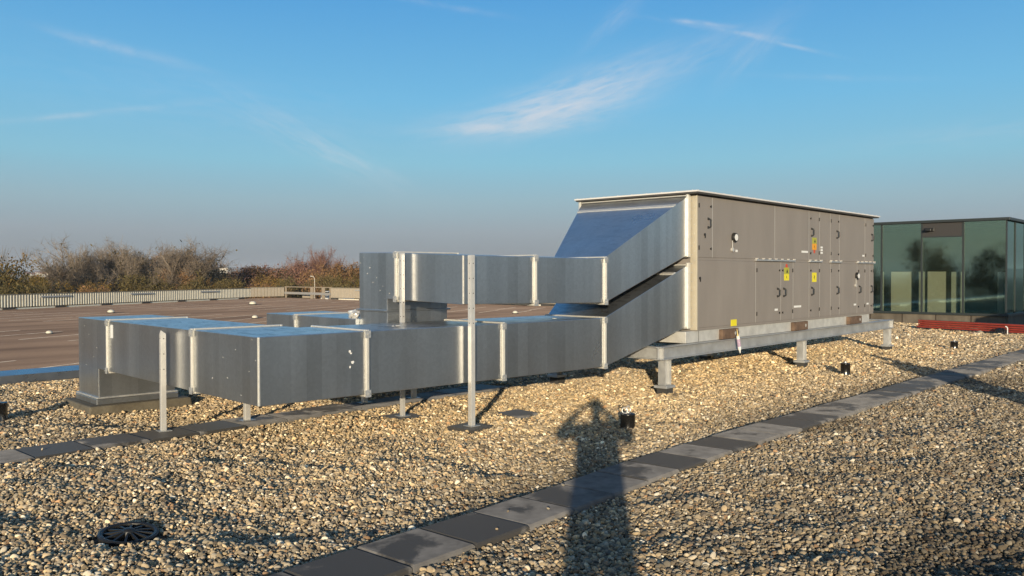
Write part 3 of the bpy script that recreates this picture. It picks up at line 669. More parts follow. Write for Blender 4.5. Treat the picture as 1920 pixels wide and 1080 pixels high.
# plinth frame of the unit, on the steel frame
pl = MB().box(A(AX0 - .27, AY0 + .02, .668), A(17.95, AY1 - .03, .8315)).build('plinth', PLINTH, ahu, bevel=.004)
MB().tube(A(12.20, AY0 + .012, .745), A(12.20, AY0 + .022, .745), .035, seg=12).build('plug', BLACK, pl)
MB().box(A(AX0 + .085, AY0 + .0165, .672), A(AX0 + .092, AY0 + .0195, .829)).build('joint', DARK_SHADE_JOINT, pl)
for a, b in ((11.60, 12.11), (14.15, 14.73), (16.70, 17.36)):
    q = MB().box(A(a, AY0 - .045, .672), A(b, AY0 + .0195, .822)).build('lifting_lug', RUST, ahu, bevel=.006)
    MB().tube(A(b - .1, AY0 - .047, .75), A(b - .1, AY0 - .0452, .75), .028, seg=12).build('eye', PLINTH, q)
    MB().box(A(a + .03, AY0 - .052, .70), A(a + .10, AY0 - .0452, .80)).build('bolt', RUST, q)

frame = thing('steel_frame', 'galvanised steel beam frame on stub legs under the ventilation unit', 'steel frame', (9.87, 6.2, 0))
def Fp(x, y, z): return (x - 9.87, y - 6.2, z)
def ibeam(a, b, z0, z1, w=.12, tf=.012, tw=.01, along='x'):
    mb = MB()
    if along == 'x':
        (x0, y), (x1, _) = a, b
        mb.box(Fp(x0, y - w / 2, z0), Fp(x1, y + w / 2, z0 + tf)); mb.box(Fp(x0, y - w / 2, z1 - tf), Fp(x1, y + w / 2, z1)); mb.box(Fp(x0, y - tw / 2, z0 + tf), Fp(x1, y + tw / 2, z1 - tf))
    else:
        (x, y0), (_, y1) = a, b
        mb.box(Fp(x - w / 2, y0, z0), Fp(x + w / 2, y0, z0 + tf) if False else Fp(x + w / 2, y1, z0 + tf)); mb.box(Fp(x - w / 2, y0, z1 - tf), Fp(x + w / 2, y1, z1)); mb.box(Fp(x - tw / 2, y0, z0 + tf), Fp(x + tw / 2, y1, z1 - tf))
    return mb.build('beam', STEEL, frame, bevel=.002)
BZ0, BZ1 = .486, .664
ibeam((9.87, 6.26), (19.25, 6.26), BZ0, BZ1); ibeam((9.87, 8.24), (19.25, 8.24), BZ0, BZ1)
for x in (9.95, 12.4, 14.64, 17.0, 19.12): ibeam((x, 6.322), (x, 8.178), BZ0 + .0015, BZ1 - .0015, along='y')
for x, y in ((9.94, 6.26), (19.2, 6.26)): MB().box(Fp(x - .006, y - .058, BZ0 + .0125), Fp(x + .006, y + .058, BZ1 - .0125)).build('stiffener', STEEL, frame)
for x in (10.10, 14.64, 19.10):
    for y in (6.29, 8.21):
        mb = MB(); w = .075
        mb.box(Fp(x - w, y - .06, .125), Fp(x - w + .01, y + .06, BZ0 - .0125)); mb.box(Fp(x + w - .01, y - .06, .125), Fp(x + w, y + .06, BZ0 - .0125)); mb.box(Fp(x - w + .01, y - .005, .125), Fp(x + w - .01, y + .005, BZ0 - .0125))
        mb.box(Fp(x - .09, y - .075, BZ0 - .012), Fp(x + .09, y + .075, BZ0 - .0005))
        lg = mb.build('leg', STEEL, frame, bevel=.002)
        MB().box(Fp(x - .12, y - .10, .088), Fp(x + .12, y + .10, .1245)).build('base_plate', STEEL, lg, bevel=.003)
        MB().box(Fp(x - .075, y - .08, -.12), Fp(x + .085, y + .08, .0875)).build('pad', RUBBER, lg)
        FOOT.append((x, y, .07, .07))

tubeo = thing('sealant_tube', 'used white sealant cartridge with purple print hanging nozzle up from the first lug', 'sealant tube', (11.955, 6.165, .50))
mb = MB(); a = Vector((.06, -.02, 0)); b = Vector((.0, -.02, .21)); mb.tube(a, b, .026, seg=14); mb.build('cartridge', WHITE, tubeo)
d = (b - a).normalized(); MB().tube(a + d * .05, a + d * .17, .0267, seg=14).build('print_band', mat('print_purple', (.30, .22, .42), .5, color2=(.65, .5, .55), vscale=30), tubeo)
MB().tube(b, b + d * .11, .012, .004, seg=10).build('nozzle', mat('nozzle', (.75, .6, .25), .5), tubeo)
MB().tube(a - d * .06, a, .008, .02, seg=8).build('plunger', WHITE, tubeo)

# ------------------------------------------------------------------ glass box building at right
BX, BY0 = 30.0, 6.30
bld = thing('glass_pavilion', 'dark glazed rooftop pavilion with a flat roof behind the ventilation unit', 'building', (BX, BY0, 0))
def Bp(x, y, z): return (x - BX, y - BY0, z)
def bbox(a, b, name, m_, parent=None, bevel=0.0): return MB().box(Bp(*a), Bp(*b)).build(name, m_, parent or bld, bevel=bevel)
def glass_mat(name, tint, keep_, refl=1.0):
    M = bpy.data.materials.new(name); M.use_nodes = True; N = M.node_tree.nodes; L = M.node_tree.links; N.clear()
    o = N.new('ShaderNodeOutputMaterial'); mx = N.new('ShaderNodeMixShader'); tr = N.new('ShaderNodeBsdfTransparent'); gl = N.new('ShaderNodeBsdfGlossy')
    fr = N.new('ShaderNodeFresnel'); fr.inputs[0].default_value = 1.55
    ml = N.new('ShaderNodeMath'); ml.operation = 'MULTIPLY_ADD'; ml.inputs[1].default_value = refl; ml.inputs[2].default_value = keep_; ml.use_clamp = True; L.new(fr.outputs[0], ml.inputs[0])
    tr.inputs[0].default_value = tint + (1,); gl.inputs[0].default_value = (.52, .74, .66, 1); gl.inputs['Roughness'].default_value = .03
    nz = N.new('ShaderNodeTexNoise'); nz.inputs['Scale'].default_value = .8; bp = N.new('ShaderNodeBump'); bp.inputs['Strength'].default_value = .012; bp.inputs['Distance'].default_value = .05
    tcn = N.new('ShaderNodeTexCoord'); L.new(tcn.outputs['Object'], nz.inputs[0]); L.new(nz.outputs[0], bp.inputs['Height']); L.new(bp.outputs[0], gl.inputs['Normal'])
    L.new(ml.outputs[0], mx.inputs[0]); L.new(tr.outputs[0], mx.inputs[1]); L.new(gl.outputs[0], mx.inputs[2]); L.new(mx.outputs[0], o.inputs[0]); return M
GLASS = glass_mat('green_glass', (.90, .93, .88), .23, 1.1)
FRAME = mat('dark_frame', (.035, .042, .042), .45, .2)
pconc = mat('plinth_panel', (.07, .056, .042), .85, 0, color2=(.17, .145, .11), vscale=2.2, stretch=(1, 1, .4), bump=.1)
dark_in = mat('dark_interior', (.03, .04, .035), .8); floor_in = mat('interior_floor', (.08, .085, .08), .6)
board_y = mat('pale_yellow_board', (.90, .87, .70), .7, var=.05, vscale=3); board_g = mat('pale_green_board', (.74, .75, .62), .7, var=.05)
BYE, BXE = 13.9, 40.0
ys = [BY0, 7.54, 8.79, 10.08, 11.35, 12.6, BYE]
joints = [BY0 + .005, 7.3, 8.35, 9.4, 10.45, 11.5, 12.6, BYE]
for a, b in zip(joints, joints[1:]):
    bbox((BX - .02, a + .02, -.15), (BX + .2, b - .02, .325), 'plinth_panel', pconc, bevel=.006)
bbox((BX + .0, BY0 + .03, -.15), (BX + .19, BYE, .32), 'plinth_core', mat('stained_joint', (.055, .042, .032), .9))
bbox((BX + .2, BY0 - .0, -.15), (BXE, BY0 + .2, .325), 'plinth_panel', pconc, bevel=.006)
bbox((BX - .08, BY0 - .08, .327), (BX + .12, BYE, .40), 'sill', FRAME, bevel=.004); bbox((BX + .121, BY0 - .08, .327), (BXE, BY0 + .12, .40), 'sill', FRAME, bevel=.004)
bbox((BX - .1, BY0 - .1, 3.345), (BXE, BYE, 3.43), 'roof', FRAME, bevel=.006)
for i, (a, b) in enumerate(zip(ys, ys[1:])):
    top = 3.343 if i != 1 else 2.86
    w = bbox((BX + .02, a + .03, .402), (BX + .032, b - .03, top), 'window', GLASS)
    if i == 1:
        bbox((BX + .0, a + .03, 2.90), (BX + .05, b - .03, 3.343), 'spandrel', mat('grey_spandrel', (.04, .037, .036), .6))
        bbox((BX + .0, a + .03, 2.861), (BX + .05, b - .03, 2.899), 'transom', FRAME)
    bbox((BX + .033, a + .031, 2.105), (BX + .05, b - .031, 2.125), 'transom', FRAME)
    if i: bbox((BX - .012, a - .03, .402), (BX + .055, a + .03, 3.343), 'mullion', FRAME)
bbox((BX - .012, BY0 - .01, .402), (BX + .06, BY0 + .03, 3.343), 'mullion', FRAME)
xs_ = [BX + .06, 31.2, 32.6, 34.0, 36.0, 38.0, BXE]
for i, (a, b) in enumerate(zip(xs_, xs_[1:])):
    bbox((a + .03, BY0 + .02, .402), (b - .03, BY0 + .032, 3.343), 'window', GLASS)
    bbox((b - .03, BY0 - .005, .402), (b + .03, BY0 + .05, 3.343), 'mullion', FRAME)
# the room behind the panes: floor, ceiling, back wall, boards standing just inside
bbox((BX + .3, BY0 + .3, .30), (BXE - .2, BYE - .2, .36), 'floor', floor_in); bbox((BX + .3, BY0 + .3, 3.27), (BXE - .2, BYE - .2, 3.34), 'ceiling', dark_in)
bbox((BX + 3.2, BY0 + .4, .37), (BX + 3.4, BYE - .2, 3.26), 'back_wall', dark_in)
for (y0, y1, m_, z1) in ((9.22, 9.87, board_y, 1.74), (8.79, 8.99, board_g, 1.74), (8.14, 8.70, board_y, 1.74), (7.79, 7.97, board_g, 1.73), (7.58, 7.69, board_g, 1.73), (10.12, 10.17, board_g, 1.74), (10.6, 11.4, board_y, 1.74)):
    bbox((BX + .33, y0, .37), (BX + .37, y1, z1), 'board', m_)
for (x0, x1) in ((30.42, 31.05), (31.3, 31.9), (32.1, 32.5)): bbox((x0, BY0 + .30, .37), (x1, BY0 + .34, 1.72), 'board', mat('pale_panel', (.62, .64, .62), .7))
lampo = MB(); lampo.box(Bp(BX - .25, 8.45, 3.07), Bp(BX - .05, 8.62, 3.15)); lampo.box(Bp(BX - .055, 8.40, 3.06), Bp(BX - .001, 8.70, 3.18)); lampo.build('outdoor_lamp', BLACK, bld, bevel=.01)

# dark low housing just outside the picture at right: it throws the slanting shade on the pavilion's corner
hs = MB().hexa([(22.6, -.6, -.1), (26.6, -.6, -.1), (26.6, 2.2, -.1), (22.6, 2.2, -.1), (22.9, -.3, 1.6), (26.6, -.3, 1.6), (26.6, 1.9, 1.6), (22.9, 1.9, 1.6)]).build('plant_housing', mat('housing', (.06, .075, .07), .7), bevel=.02)
tag(hs, 'dark low rooftop housing with sloping sides beyond the right end of the red beams', 'roof housing')

# ------------------------------------------------------------------ red beams on blocks
redm = mat('red_beam_paint', (.30, .040, .022), .55, 0, var=.18, vscale=3, bump=.05)
ra, rb = Vector((27.12, 8.06, 0)), Vector((25.3, 2.5, 0)); rd = (rb - ra).normalized(); rn = Vector((-rd.y, rd.x, 0)); rlen = 6.4
names = ['bottom', 'second from bottom', 'second from top', 'top']
for i, nm_ in enumerate(names):
    mb = MB(); h = .046; z = .055 + i * .060
    mb.box((0, 0, 0), (rlen, .20, h)); mb.box((.04, .02, h), (.10, .18, h + .0135), 1); mb.box((2.6, .02, h), (2.66, .18, h + .0135), 1); mb.box((5.2, .02, h), (5.26, .18, h + .0135), 1)
    if i == 3: mb = MB().box((0, 0, 0), (rlen, .20, h))
    o = mb.build('red_beam', [redm, mat('spacer_wood', (.10, .05, .03), .8)], bevel=.005)
    o.location = ra + rd * random.uniform(-.03, .03) - rn * -.02 * (i % 2) + Vector((0, 0, z)); o.rotation_euler = (0, 0, math.atan2(rd.y, rd.x) + random.uniform(-.003, .003))
    tag(o, 'long red beam, %s of the stack before the glass pavilion' % nm_, 'beam', 'stacked red beams')
blockm = mat('pink_block', (.36, .235, .18), .9, var=.12, bump=.2)
bp_ = gp(1822, 627, 0); o = MB().box((-.13, -.09, -.04), (.13, .2, .0535)).build('support_block', blockm, bevel=.008); o.location = (bp_.x + .1, bp_.y, 0); o.rotation_euler = (0, 0, math.atan2(rd.y, rd.x)); tag(o, 'pink concrete block carrying the red beams', 'block')
o2 = MB().box((-.13, -.09, -.04), (.13, .2, .0535)).build('support_block', blockm, bevel=.008); q = ra + rd * 5.3; o2.location = (q.x, q.y, 0); o2.rotation_euler = (0, 0, math.atan2(rd.y, rd.x)); tag(o2, 'pink concrete block under the far right end of the red beams', 'block')
bm_ = bmesh.new(); bmesh.ops.create_icosphere(bm_, subdivisions=2, radius=.09)
for v in bm_.verts: v.co = Vector((v.co.x * 1.1, v.co.y * .8, v.co.z * .75)) * (1 + .12 * math.sin(v.co.x * 40 + v.co.y * 31))
me = bpy.data.meshes.new('stone'); bm_.to_mesh(me); bm_.free(); me.materials.append(mat('pale_stone', (.46, .38, .27), .9, var=.1)); st = link(bpy.data.objects.new('stone', me)); q = gp(1838, 627, 0); st.location = (q.x, q.y, .04); tag(st, 'pale rounded stone beside the pink block under the red beams', 'stone')
q = gp(1889, 629, 0)
rod = thing('marker_rod', 'short white rod with a bent top standing before the red beams', 'rod', (q.x, q.y, 0))
MB().path([(0, 0, -.03), (0, 0, .20), (-.01, .02, .235), (-.02, .05, .24)], .013, 8).build('rod', WHITE, rod)
bag = bmesh.new(); bmesh.ops.create_icosphere(bag, subdivisions=3, radius=.17)
for v in bag.verts:
    n_ = 1 + .16 * math.sin(v.co.x * 23 + 1) * math.sin(v.co.y * 19) + .1 * math.sin(v.co.z * 31 + v.co.x * 17); v.co = Vector((v.co.x * 1.1, v.co.y * .9, max(v.co.z, -.1) * .75)) * n_
me = bpy.data.meshes.new('plastic_bag'); bag.to_mesh(me); bag.free(); me.materials.append(BLACK)
bg_ = link(bpy.data.objects.new('plastic_bag', me)); q = gp(1878, 627, 0); bg_.location = (q.x, q.y, .06); tag(bg_, 'crumpled black plastic bag leaning on the red beams beside the white rod', 'bag')

# ------------------------------------------------------------------ small roof fittings
def vent(px, py, label, h=.20, r=.078, rings=False):
    p = gp(px, py, 0); t = thing('roof_anchor', label, 'roof fitting', (p.x, p.y, 0), .3, 'black roof fittings in the gravel')
    mb = MB().lathe([(r * 1.12, -.05), (r * 1.1, .0), (r, .02), (r * .97, h - .012), (r * .99, h - .01), (r * .99, h), (r * .8, h + .006), (0, h + .007)], seg=22); mb.build('sleeve', GLOSSB, t, smooth=True)
    if rings:
        e = MB(); e.ring((.02, 0, h + .04), (.5, 1, 0), .034, .006, 18, 6); e.ring((-.035, .02, h + .035), (1, .3, 0), .03, .006, 18, 6); e.tube((.02, 0, h), (.02, 0, h + .012), .012, seg=8); kind(e.build('eye_ring', SEAM, t), 'stuff')
    else:
        MB().lathe([(.022, h + .006), (.02, h + .03), (0, h + .032)], seg=10).build('stud', STEEL, t)
    FOOT.append((p.x, p.y, r * .8, r * .8)); return t
GLOSSB = mat('glossy_black', (.012, .011, .010), .2, .0, spec=1.0)
vent(1177, 808, 'black roof fitting with two steel eye rings beside the photographer\'s shadow', .185, .080, True)
vent(1585, 704, 'black roof fitting standing in gravel below the middle leg of the frame')
vent(1789, 655, 'smallest black roof fitting, in the gravel before the red beams', .17, .08)
vent(-2, 786, 'black roof fitting cut by the left edge beside the shaded gravel', .19, .09)
# drain grate
p = gp(241, 1003, 0); p.z = float(gravel_h(p.x, p.y)) + .02
dr = thing('drain_grate', 'round black spoked drain cover lying in the gravel at the lower left', 'drain cover', p, .4); dr.rotation_euler = (.10, -.05, .5); dr.scale = (.86, .86, .8)
mb = MB().lathe([(.17, -.02), (.205, -.02), (.21, .012), (.195, .022), (.175, .016), (.17, -.02)], seg=36); mb.build('rim', BLACK, dr, smooth=False)
MB().lathe([(0, -.035), (.18, -.035), (.185, -.02)], seg=30).build('pan', mat('drain_dark', (.008, .008, .008), .9), dr)
for i in range(12):
    t = 2 * math.pi * i / 12; c_, s_ = math.cos(t), math.sin(t)
    MB().hexa([(c_ * .03 - s_ * .006 * q, s_ * .03 + c_ * .006 * q, -.012) if k_ == 0 else (c_ * .176 - s_ * .009 * q, s_ * .176 + c_ * .009 * q, -.012) for k_, q in ((0, -1), (1, -1), (1, 1), (0, 1))] +
              [(c_ * .03 - s_ * .006 * q, s_ * .03 + c_ * .006 * q, .03) if k_ == 0 else (c_ * .176 - s_ * .009 * q, s_ * .176 + c_ * .009 * q, .008) for k_, q in ((0, -1), (1, -1), (1, 1), (0, 1))]).build('spoke', BLACK, dr)
MB().lathe([(.045, -.02), (.045, .03), (.03, .045), (0, .047)], seg=16).build('hub', BLACK, dr, smooth=True)
FOOT.append((p.x, p.y, .19, .19))
# small crumpled foil by the riser
cf = bmesh.new(); bmesh.ops.create_icosphere(cf, subdivisions=3, radius=.08)
for v in cf.verts: v.co *= 1 + .25 * math.sin(v.co.x * 60 + 2) * math.sin(v.co.y * 53 + v.co.z * 47); v.co.z = v.co.z * .75
me = bpy.data.meshes.new('crumpled_foil'); cf.to_mesh(me); cf.free(); me.materials.append(mat('foil', (.78, .77, .74), .35, .5))
o = link(bpy.data.objects.new('crumpled_foil', me)); o.location = lw(2.42, 2.2, ZT + .05); tag(o, 'crumpled silver white foil on the short low duct against the riser', 'foil')

# ------------------------------------------------------------------ gravel: pebbles, one counted mass
def pebble_mat():
    M = bpy.data.materials.new('pebble'); M.use_nodes = True; N = M.node_tree.nodes; L = M.node_tree.links; b = N['Principled BSDF']; b.inputs['Roughness'].default_value = .7; b.inputs['Specular IOR Level'].default_value = .3; b.inputs['Diffuse Roughness'].default_value = .5
    a = N.new('ShaderNodeAttribute'); a.attribute_type = 'INSTANCER'; a.attribute_name = 'tone'
    t = N.new('ShaderNodeTexCoord'); n = N.new('ShaderNodeTexNoise'); n.inputs['Scale'].default_value = 2.2; n.inputs['Detail'].default_value = 4; L.new(t.outputs['Object'], n.inputs[0])
    mx = N.new('ShaderNodeMix'); mx.data_type = 'RGBA'; mx.blend_type = 'MULTIPLY'; mx.inputs[0].default_value = .45; L.new(a.outputs['Color'], mx.inputs[6]); L.new(n.outputs[0], mx.inputs[7])
    g2 = N.new('ShaderNodeVectorMath'); g2.operation = 'SCALE'; g2.inputs[3].default_value = 1.25; L.new(mx.outputs[2], g2.inputs[0]); L.new(g2.outputs[0], b.inputs['Base Color']); return M
def build_gravel():
    pm = pebble_mat(); coll = bpy.data.collections.new('pebble_shapes'); R_ = random.Random(5)
    for i in range(9):
        bm = bmesh.new(); bmesh.ops.create_icosphere(bm, subdivisions=2 if i < 5 else 1, radius=.5)
        f = (R_.uniform(.95, 1.35), R_.uniform(.75, 1.0), R_.uniform(.5, .74)); ph = [R_.uniform(0, 6) for _ in range(6)]
        for v in bm.verts:
            c = v.co * 2; w = 1 + .10 * math.sin(2.3 * c.x + ph[0]) + .09 * math.sin(2.9 * c.y + ph[1]) + .08 * math.sin(3.1 * c.z + 2 * c.x + ph[2])
            v.co = Vector((v.co.x * f[0], v.co.y * f[1], v.co.z * f[2])) * w
        for fc in bm.faces: fc.smooth = True
        me = bpy.data.meshes.new('pebble'); bm.to_mesh(me); bm.free(); me.materials.append(pm); coll.objects.link(bpy.data.objects.new('pebble', me))
    Fv, Rv, Uv = (np.array(v) for v in (F2, R3, U3)); pts = []
    for zn, zf, sp, sc_ in ((1.8, 8.0, .0188, .64), (8.0, 14.0, .0218, .735), (14.0, 22.0, .031, 1.03), (22.0, 38.0, .042, 1.35)):
        xs = np.arange(-3, 32.0, sp); ysv = np.arange(-5, ROOF_Y1 - .1, sp * .87); X, Y = np.meshgrid(xs, ysv); X[1::2] += sp / 2
        X = X.ravel() + RNG.uniform(-.42, .42, X.size) * sp; Y = Y.ravel() + RNG.uniform(-.42, .42, Y.size) * sp
        zz = X * Fv[0] + Y * Fv[1] - CAM_H * Fv[2]; xx = 960 + FPX * (X * Rv[0] + Y * Rv[1]) / np.maximum(zz, .1)
        wob = RNG.uniform(-.5, .5, X.size)
        k = (zz + wob * (zn > 2) >= zn) & (zz + wob < zf) & (xx > -200) & (xx < 2120) & (X < BX - .12)
        X, Y = X[k], Y[k]; pts.append(np.stack([X, Y, np.full(X.size, sc_ * .0325), np.full(X.size, sp)], -1))
    P = np.concatenate(pts); X, Y, S = P[:, 0], P[:, 1], P[:, 2]
    keep = np.ones(len(P), bool)
    spill = (RNG.random(len(P)) < .0007) & (S < .022); lift = np.full(len(P), np.nan)
    for (cx, cy_, hx, hy) in FOOT:
        ins = (np.abs(X - cx) < hx) & (np.abs(Y - cy_) < hy)
        if hx in (.25, .26): lift[ins & spill] = .046 if hx == .25 else .033; ins &= ~spill
        keep &= ~ins
    X, Y, S, lift = X[keep], Y[keep], S[keep], lift[keep]; n = len(X)
    S = S * np.clip(RNG.lognormal(-.06, .40, n), .45, 2.5)
    Zz = gravel_h(X, Y) + RNG.uniform(-.013, .009, n)
    dp = np.abs(Y - path1_y(X)); Zz += np.where((dp < .36), .004, 0); Zz = np.where(np.isnan(lift), Zz, lift + S * .2)
    # stone colours: warm greys, tans, creams, few whites, rust and near black
    pal = np.array([(.30, .25, .18), (.38, .31, .215), (.46, .37, .245), (.24, .20, .155), (.33, .295, .24), (.52, .46, .36), (.17, .145, .115), (.66, .61, .52), (.36, .235, .14), (.09, .08, .07)])
    pr = np.array([.17, .17, .13, .13, .13, .09, .09, .045, .035, .03]); pr /= pr.sum()
    C_ = pal[RNG.choice(len(pal), n, p=pr)] * RNG.uniform(.62, 1.75, (n, 1)) * np.array([1.03, .985, .90])
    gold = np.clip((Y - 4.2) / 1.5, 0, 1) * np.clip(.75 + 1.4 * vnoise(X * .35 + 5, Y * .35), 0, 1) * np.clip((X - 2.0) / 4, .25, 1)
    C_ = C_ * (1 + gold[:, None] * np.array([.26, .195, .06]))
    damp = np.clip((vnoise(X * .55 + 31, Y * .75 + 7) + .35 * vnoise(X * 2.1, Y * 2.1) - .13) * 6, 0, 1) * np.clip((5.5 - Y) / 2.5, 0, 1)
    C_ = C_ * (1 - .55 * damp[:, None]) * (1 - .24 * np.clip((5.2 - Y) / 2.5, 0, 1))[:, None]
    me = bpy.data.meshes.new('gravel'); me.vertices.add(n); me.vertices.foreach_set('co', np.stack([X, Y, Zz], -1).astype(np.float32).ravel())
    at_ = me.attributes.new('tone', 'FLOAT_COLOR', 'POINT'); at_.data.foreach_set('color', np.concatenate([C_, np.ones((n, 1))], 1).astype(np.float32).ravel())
    at_ = me.attributes.new('size', 'FLOAT', 'POINT'); at_.data.foreach_set('value', S.astype(np.float32))
    rot = np.stack([RNG.normal(0, .5, n), RNG.normal(0, .5, n), RNG.uniform(0, 6.283, n)], -1)
    at_ = me.attributes.new('turn', 'FLOAT_VECTOR', 'POINT'); at_.data.foreach_set('vector', rot.astype(np.float32).ravel())
    at_ = me.attributes.new('pick', 'INT', 'POINT'); at_.data.foreach_set('value', np.where(S > .024, RNG.integers(0, 5, n), RNG.integers(0, 9, n)).astype(np.int32))
    o = link(bpy.data.objects.new('gravel', me)); kind(o, 'stuff')
    G = bpy.data.node_groups.new('scatter_pebbles', 'GeometryNodeTree'); G.interface.new_socket('Geometry', in_out='INPUT', socket_type='NodeSocketGeometry'); G.interface.new_socket('Geometry', in_out='OUTPUT', socket_type='NodeSocketGeometry')
    N = G.nodes; L = G.links; gi = N.new('NodeGroupInput'); go = N.new('NodeGroupOutput'); ci = N.new('GeometryNodeCollectionInfo'); ci.inputs['Collection'].default_value = coll
    ci.inputs['Separate Children'].default_value = True; ci.inputs['Reset Children'].default_value = True
    io = N.new('GeometryNodeInstanceOnPoints'); io.inputs['Pick Instance'].default_value = True
    def na(nm, ty): q = N.new('GeometryNodeInputNamedAttribute'); q.data_type = ty; q.inputs['Name'].default_value = nm; return q.outputs[0]
    L.new(gi.outputs[0], io.inputs['Points']); L.new(ci.outputs[0], io.inputs['Instance']); L.new(na('pick', 'INT'), io.inputs['Instance Index'])
    er = N.new('FunctionNodeEulerToRotation'); L.new(na('turn', 'FLOAT_VECTOR'), er.inputs[0]); L.new(er.outputs[0], io.inputs['Rotation']); L.new(na('size', 'FLOAT'), io.inputs['Scale'])
    L.new(io.outputs[0], go.inputs[0]); md = o.modifiers.new('scatter', 'NODES'); md.node_group = G
    print('pebbles', n); return o
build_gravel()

# ------------------------------------------------------------------ fence round the deck
ribm = mat('fence_rib', (.82, .76, .62), .6, var=.08); valm = mat('fence_valley', (.075, .06, .038), .8, var=.1); footm = mat('fence_foot', (.06, .055, .05), .85)
beigem = mat('fence_sheet', (.42, .36, .28), .7, var=.08)
def ribbed_fence(p, q, h, label, pitch=.265, rw=.115, rm=ribm, sm_=valm, feet=True, rails=True, facing=-1):
    p, q = Vector(p), Vector(q); ln = (q - p).length; d = (q - p) / ln; a = math.atan2(d.y, d.x)
    t = thing('fence', label, 'fence', (p.x, p.y, DECK), a, 'barriers round the parking deck')
    MB().box((0, 0, .16), (ln, .04, h)).build('backing_sheet', sm_, t)
    ribs = MB(); x = .05
    while x + rw < ln: ribs.hexa([(x, -.07, .17), (x + rw, -.07, .17), (x + rw + .02, -.001, .17), (x - .02, -.001, .17), (x, -.07, h - .02), (x + rw, -.07, h - .02), (x + rw + .02, -.001, h - .02), (x - .02, -.001, h - .02)]); x += pitch
    kind(ribs.build('rib', rm, t), 'stuff')
    MB().box((0, -.09, h), (ln, .06, h + .05)).build('top_rail', mat('fence_cap', (.30, .26, .2), .7), t)
    if feet:
        k = int(ln / 4.9)
        fm = None
        for i in range(k + 1):
            if fm is None: fm = MB().box((0, -.5, .0), (1.0, .3, .158)).build('foot', footm, t); me = fm.data; o_ = fm
            else: o_ = link(bpy.data.objects.new('foot', me), t)
            o_.location = (min(i * 4.9 + .6, ln - 1.1), 0, 0)
        me = None
        for i in range(k):
            o_ = MB().box((0, -.42, .0), (3.6, -.28, .11)).build('kerb', ribm, t) if me is None else link(bpy.data.objects.new('kerb', me), t)
            me = o_.data; o_.location = (i * 4.9 + 1.9, 0, 0)
    if rails:
        me = None
        for i in range(int(ln / 9.8)):
            o_ = MB().box((0, -.16, h - .26), (2.9, -.1, h - .14)).build('handrail', mat('handrail', (.5, .48, .46), .5, .3), t) if me is None else link(bpy.data.objects.new('handrail', me), t)
            me = o_.data; o_.location = (i * 9.8 + 4.4, 0, 0)
    return t
FH = 1.10
ribbed_fence(fstart, fb, FH, 'long fence of white upright ribs along the far left edge of the parking deck')
ribbed_fence(fb, fc, FH + .08, 'short beige ribbed fence between the white fence and the open railing', pitch=.42, rw=.34, rm=beigem, rails=False, feet=False)
ribbed_fence(fd_, fe, FH + .1, 'beige ribbed fence beyond the open railing, running behind the riser', pitch=.55, rw=.47, rm=beigem)
ribbed_fence(fe, ff, FH + .1, 'beige ribbed fence hidden mostly behind the ventilation unit', pitch=.55, rw=.47, rm=beigem)
railm = mat('rail_timber', (.33, .27, .20), .75, var=.12)
ra_, rb_ = fc, fd_; ln = (rb_ - ra_).length
rl = thing('railing', 'open railing with posts and two rails between the beige fences', 'railing', (ra_.x, ra_.y, DECK), math.atan2((rb_ - ra_).y, (rb_ - ra_).x))
for x, w in ((.15, .18), (ln * .60, .5), (ln * .84, .55), (ln - .15, .2)): MB().box((x - w / 2, -.06, 0), (x + w / 2, .06, 1.20)).build('post', railm, rl)
MB().box((0, -.05, 1.205), (ln, .05, 1.29)).build('rail', railm, rl); MB().box((0, -.062, .42), (ln, -.125, .68)).build('rail', mat('rail_grey', (.30, .29, .28), .7), rl)

# car behind the railing
def make_car(loc, rz, paint, label):
    t = thing('parked_car', label, 'car', loc, rz)
    prof = [(-2.05, .35), (2.05, .35), (2.1, .62), (1.95, .80), (1.05, .92), (.45, 1.38), (-1.1, 1.42), (-1.75, 1.0), (-2.1, .92)]
    MB().prism(prof, lambda p: (p[0], .84, p[1]), lambda p: (p[0], -.84, p[1])).build('body', paint, t, bevel=.05)
    gl_ = mat('car_glass', (.02, .025, .03), .1)
    for s in (-1, 1):
        MB().prism([(-1.45, .98), (.78, .98), (.40, 1.32), (-1.05, 1.35)][::s], lambda p: (p[0], s * .842, p[1]) if s < 0 else (p[0], .842, p[1]), lambda p: (p[0], s * .85, p[1])).build('window', gl_, t)
        for x in (-1.3, 1.3):
            w = MB().tube((x, s * .66, .31), (x, s * .87, .31), .31, seg=18).build('wheel', RUBBER, t); MB().tube((x, s * .872, .31), (x, s * .878, .31), .19, seg=12).build('rim', STEEL, w)
        MB().box((2.03, s * .45 - .15, .62), (2.09, s * .45 + .15, .74)).build('headlight', WHITE, t)
    MB().hexa([(.52, -.74, 1.35), (.52, .74, 1.35), (.535, .74, 1.37), (.535, -.74, 1.37), (1.0, -.78, .945), (1.0, .78, .945), (1.02, .78, .96), (1.02, -.78, .96)]).build('windscreen', gl_, t)
    return t
carw = mat('car_white', (.78, .77, .74), .3, spec=.6)
rdir = (rb_ - ra_).normalized(); rnorm = Vector((-rdir.y, rdir.x, 0))
if rnorm.dot(ra_) < 0: rnorm = -rnorm
cpos = ra_ + rdir * (ln * .70) + rnorm * 2.6
make_car((cpos.x, cpos.y, DECK - .62), math.atan2(rdir.y, rdir.x), carw, 'white car parked on the ramp behind the open railing')
kind(MB().box((-9, -.6, -.25), (9, 6, 0)).build('ramp', concrete), 'structure'); rp = bpy.data.objects['ramp']; rp.location = (cpos.x, cpos.y, DECK - .625); rp.rotation_euler = (0, 0, math.atan2(rdir.y, rdir.x)); rp.location += rnorm * -.4
cb = ra_ + rdir * (ln * .30) + rnorm * 1.2
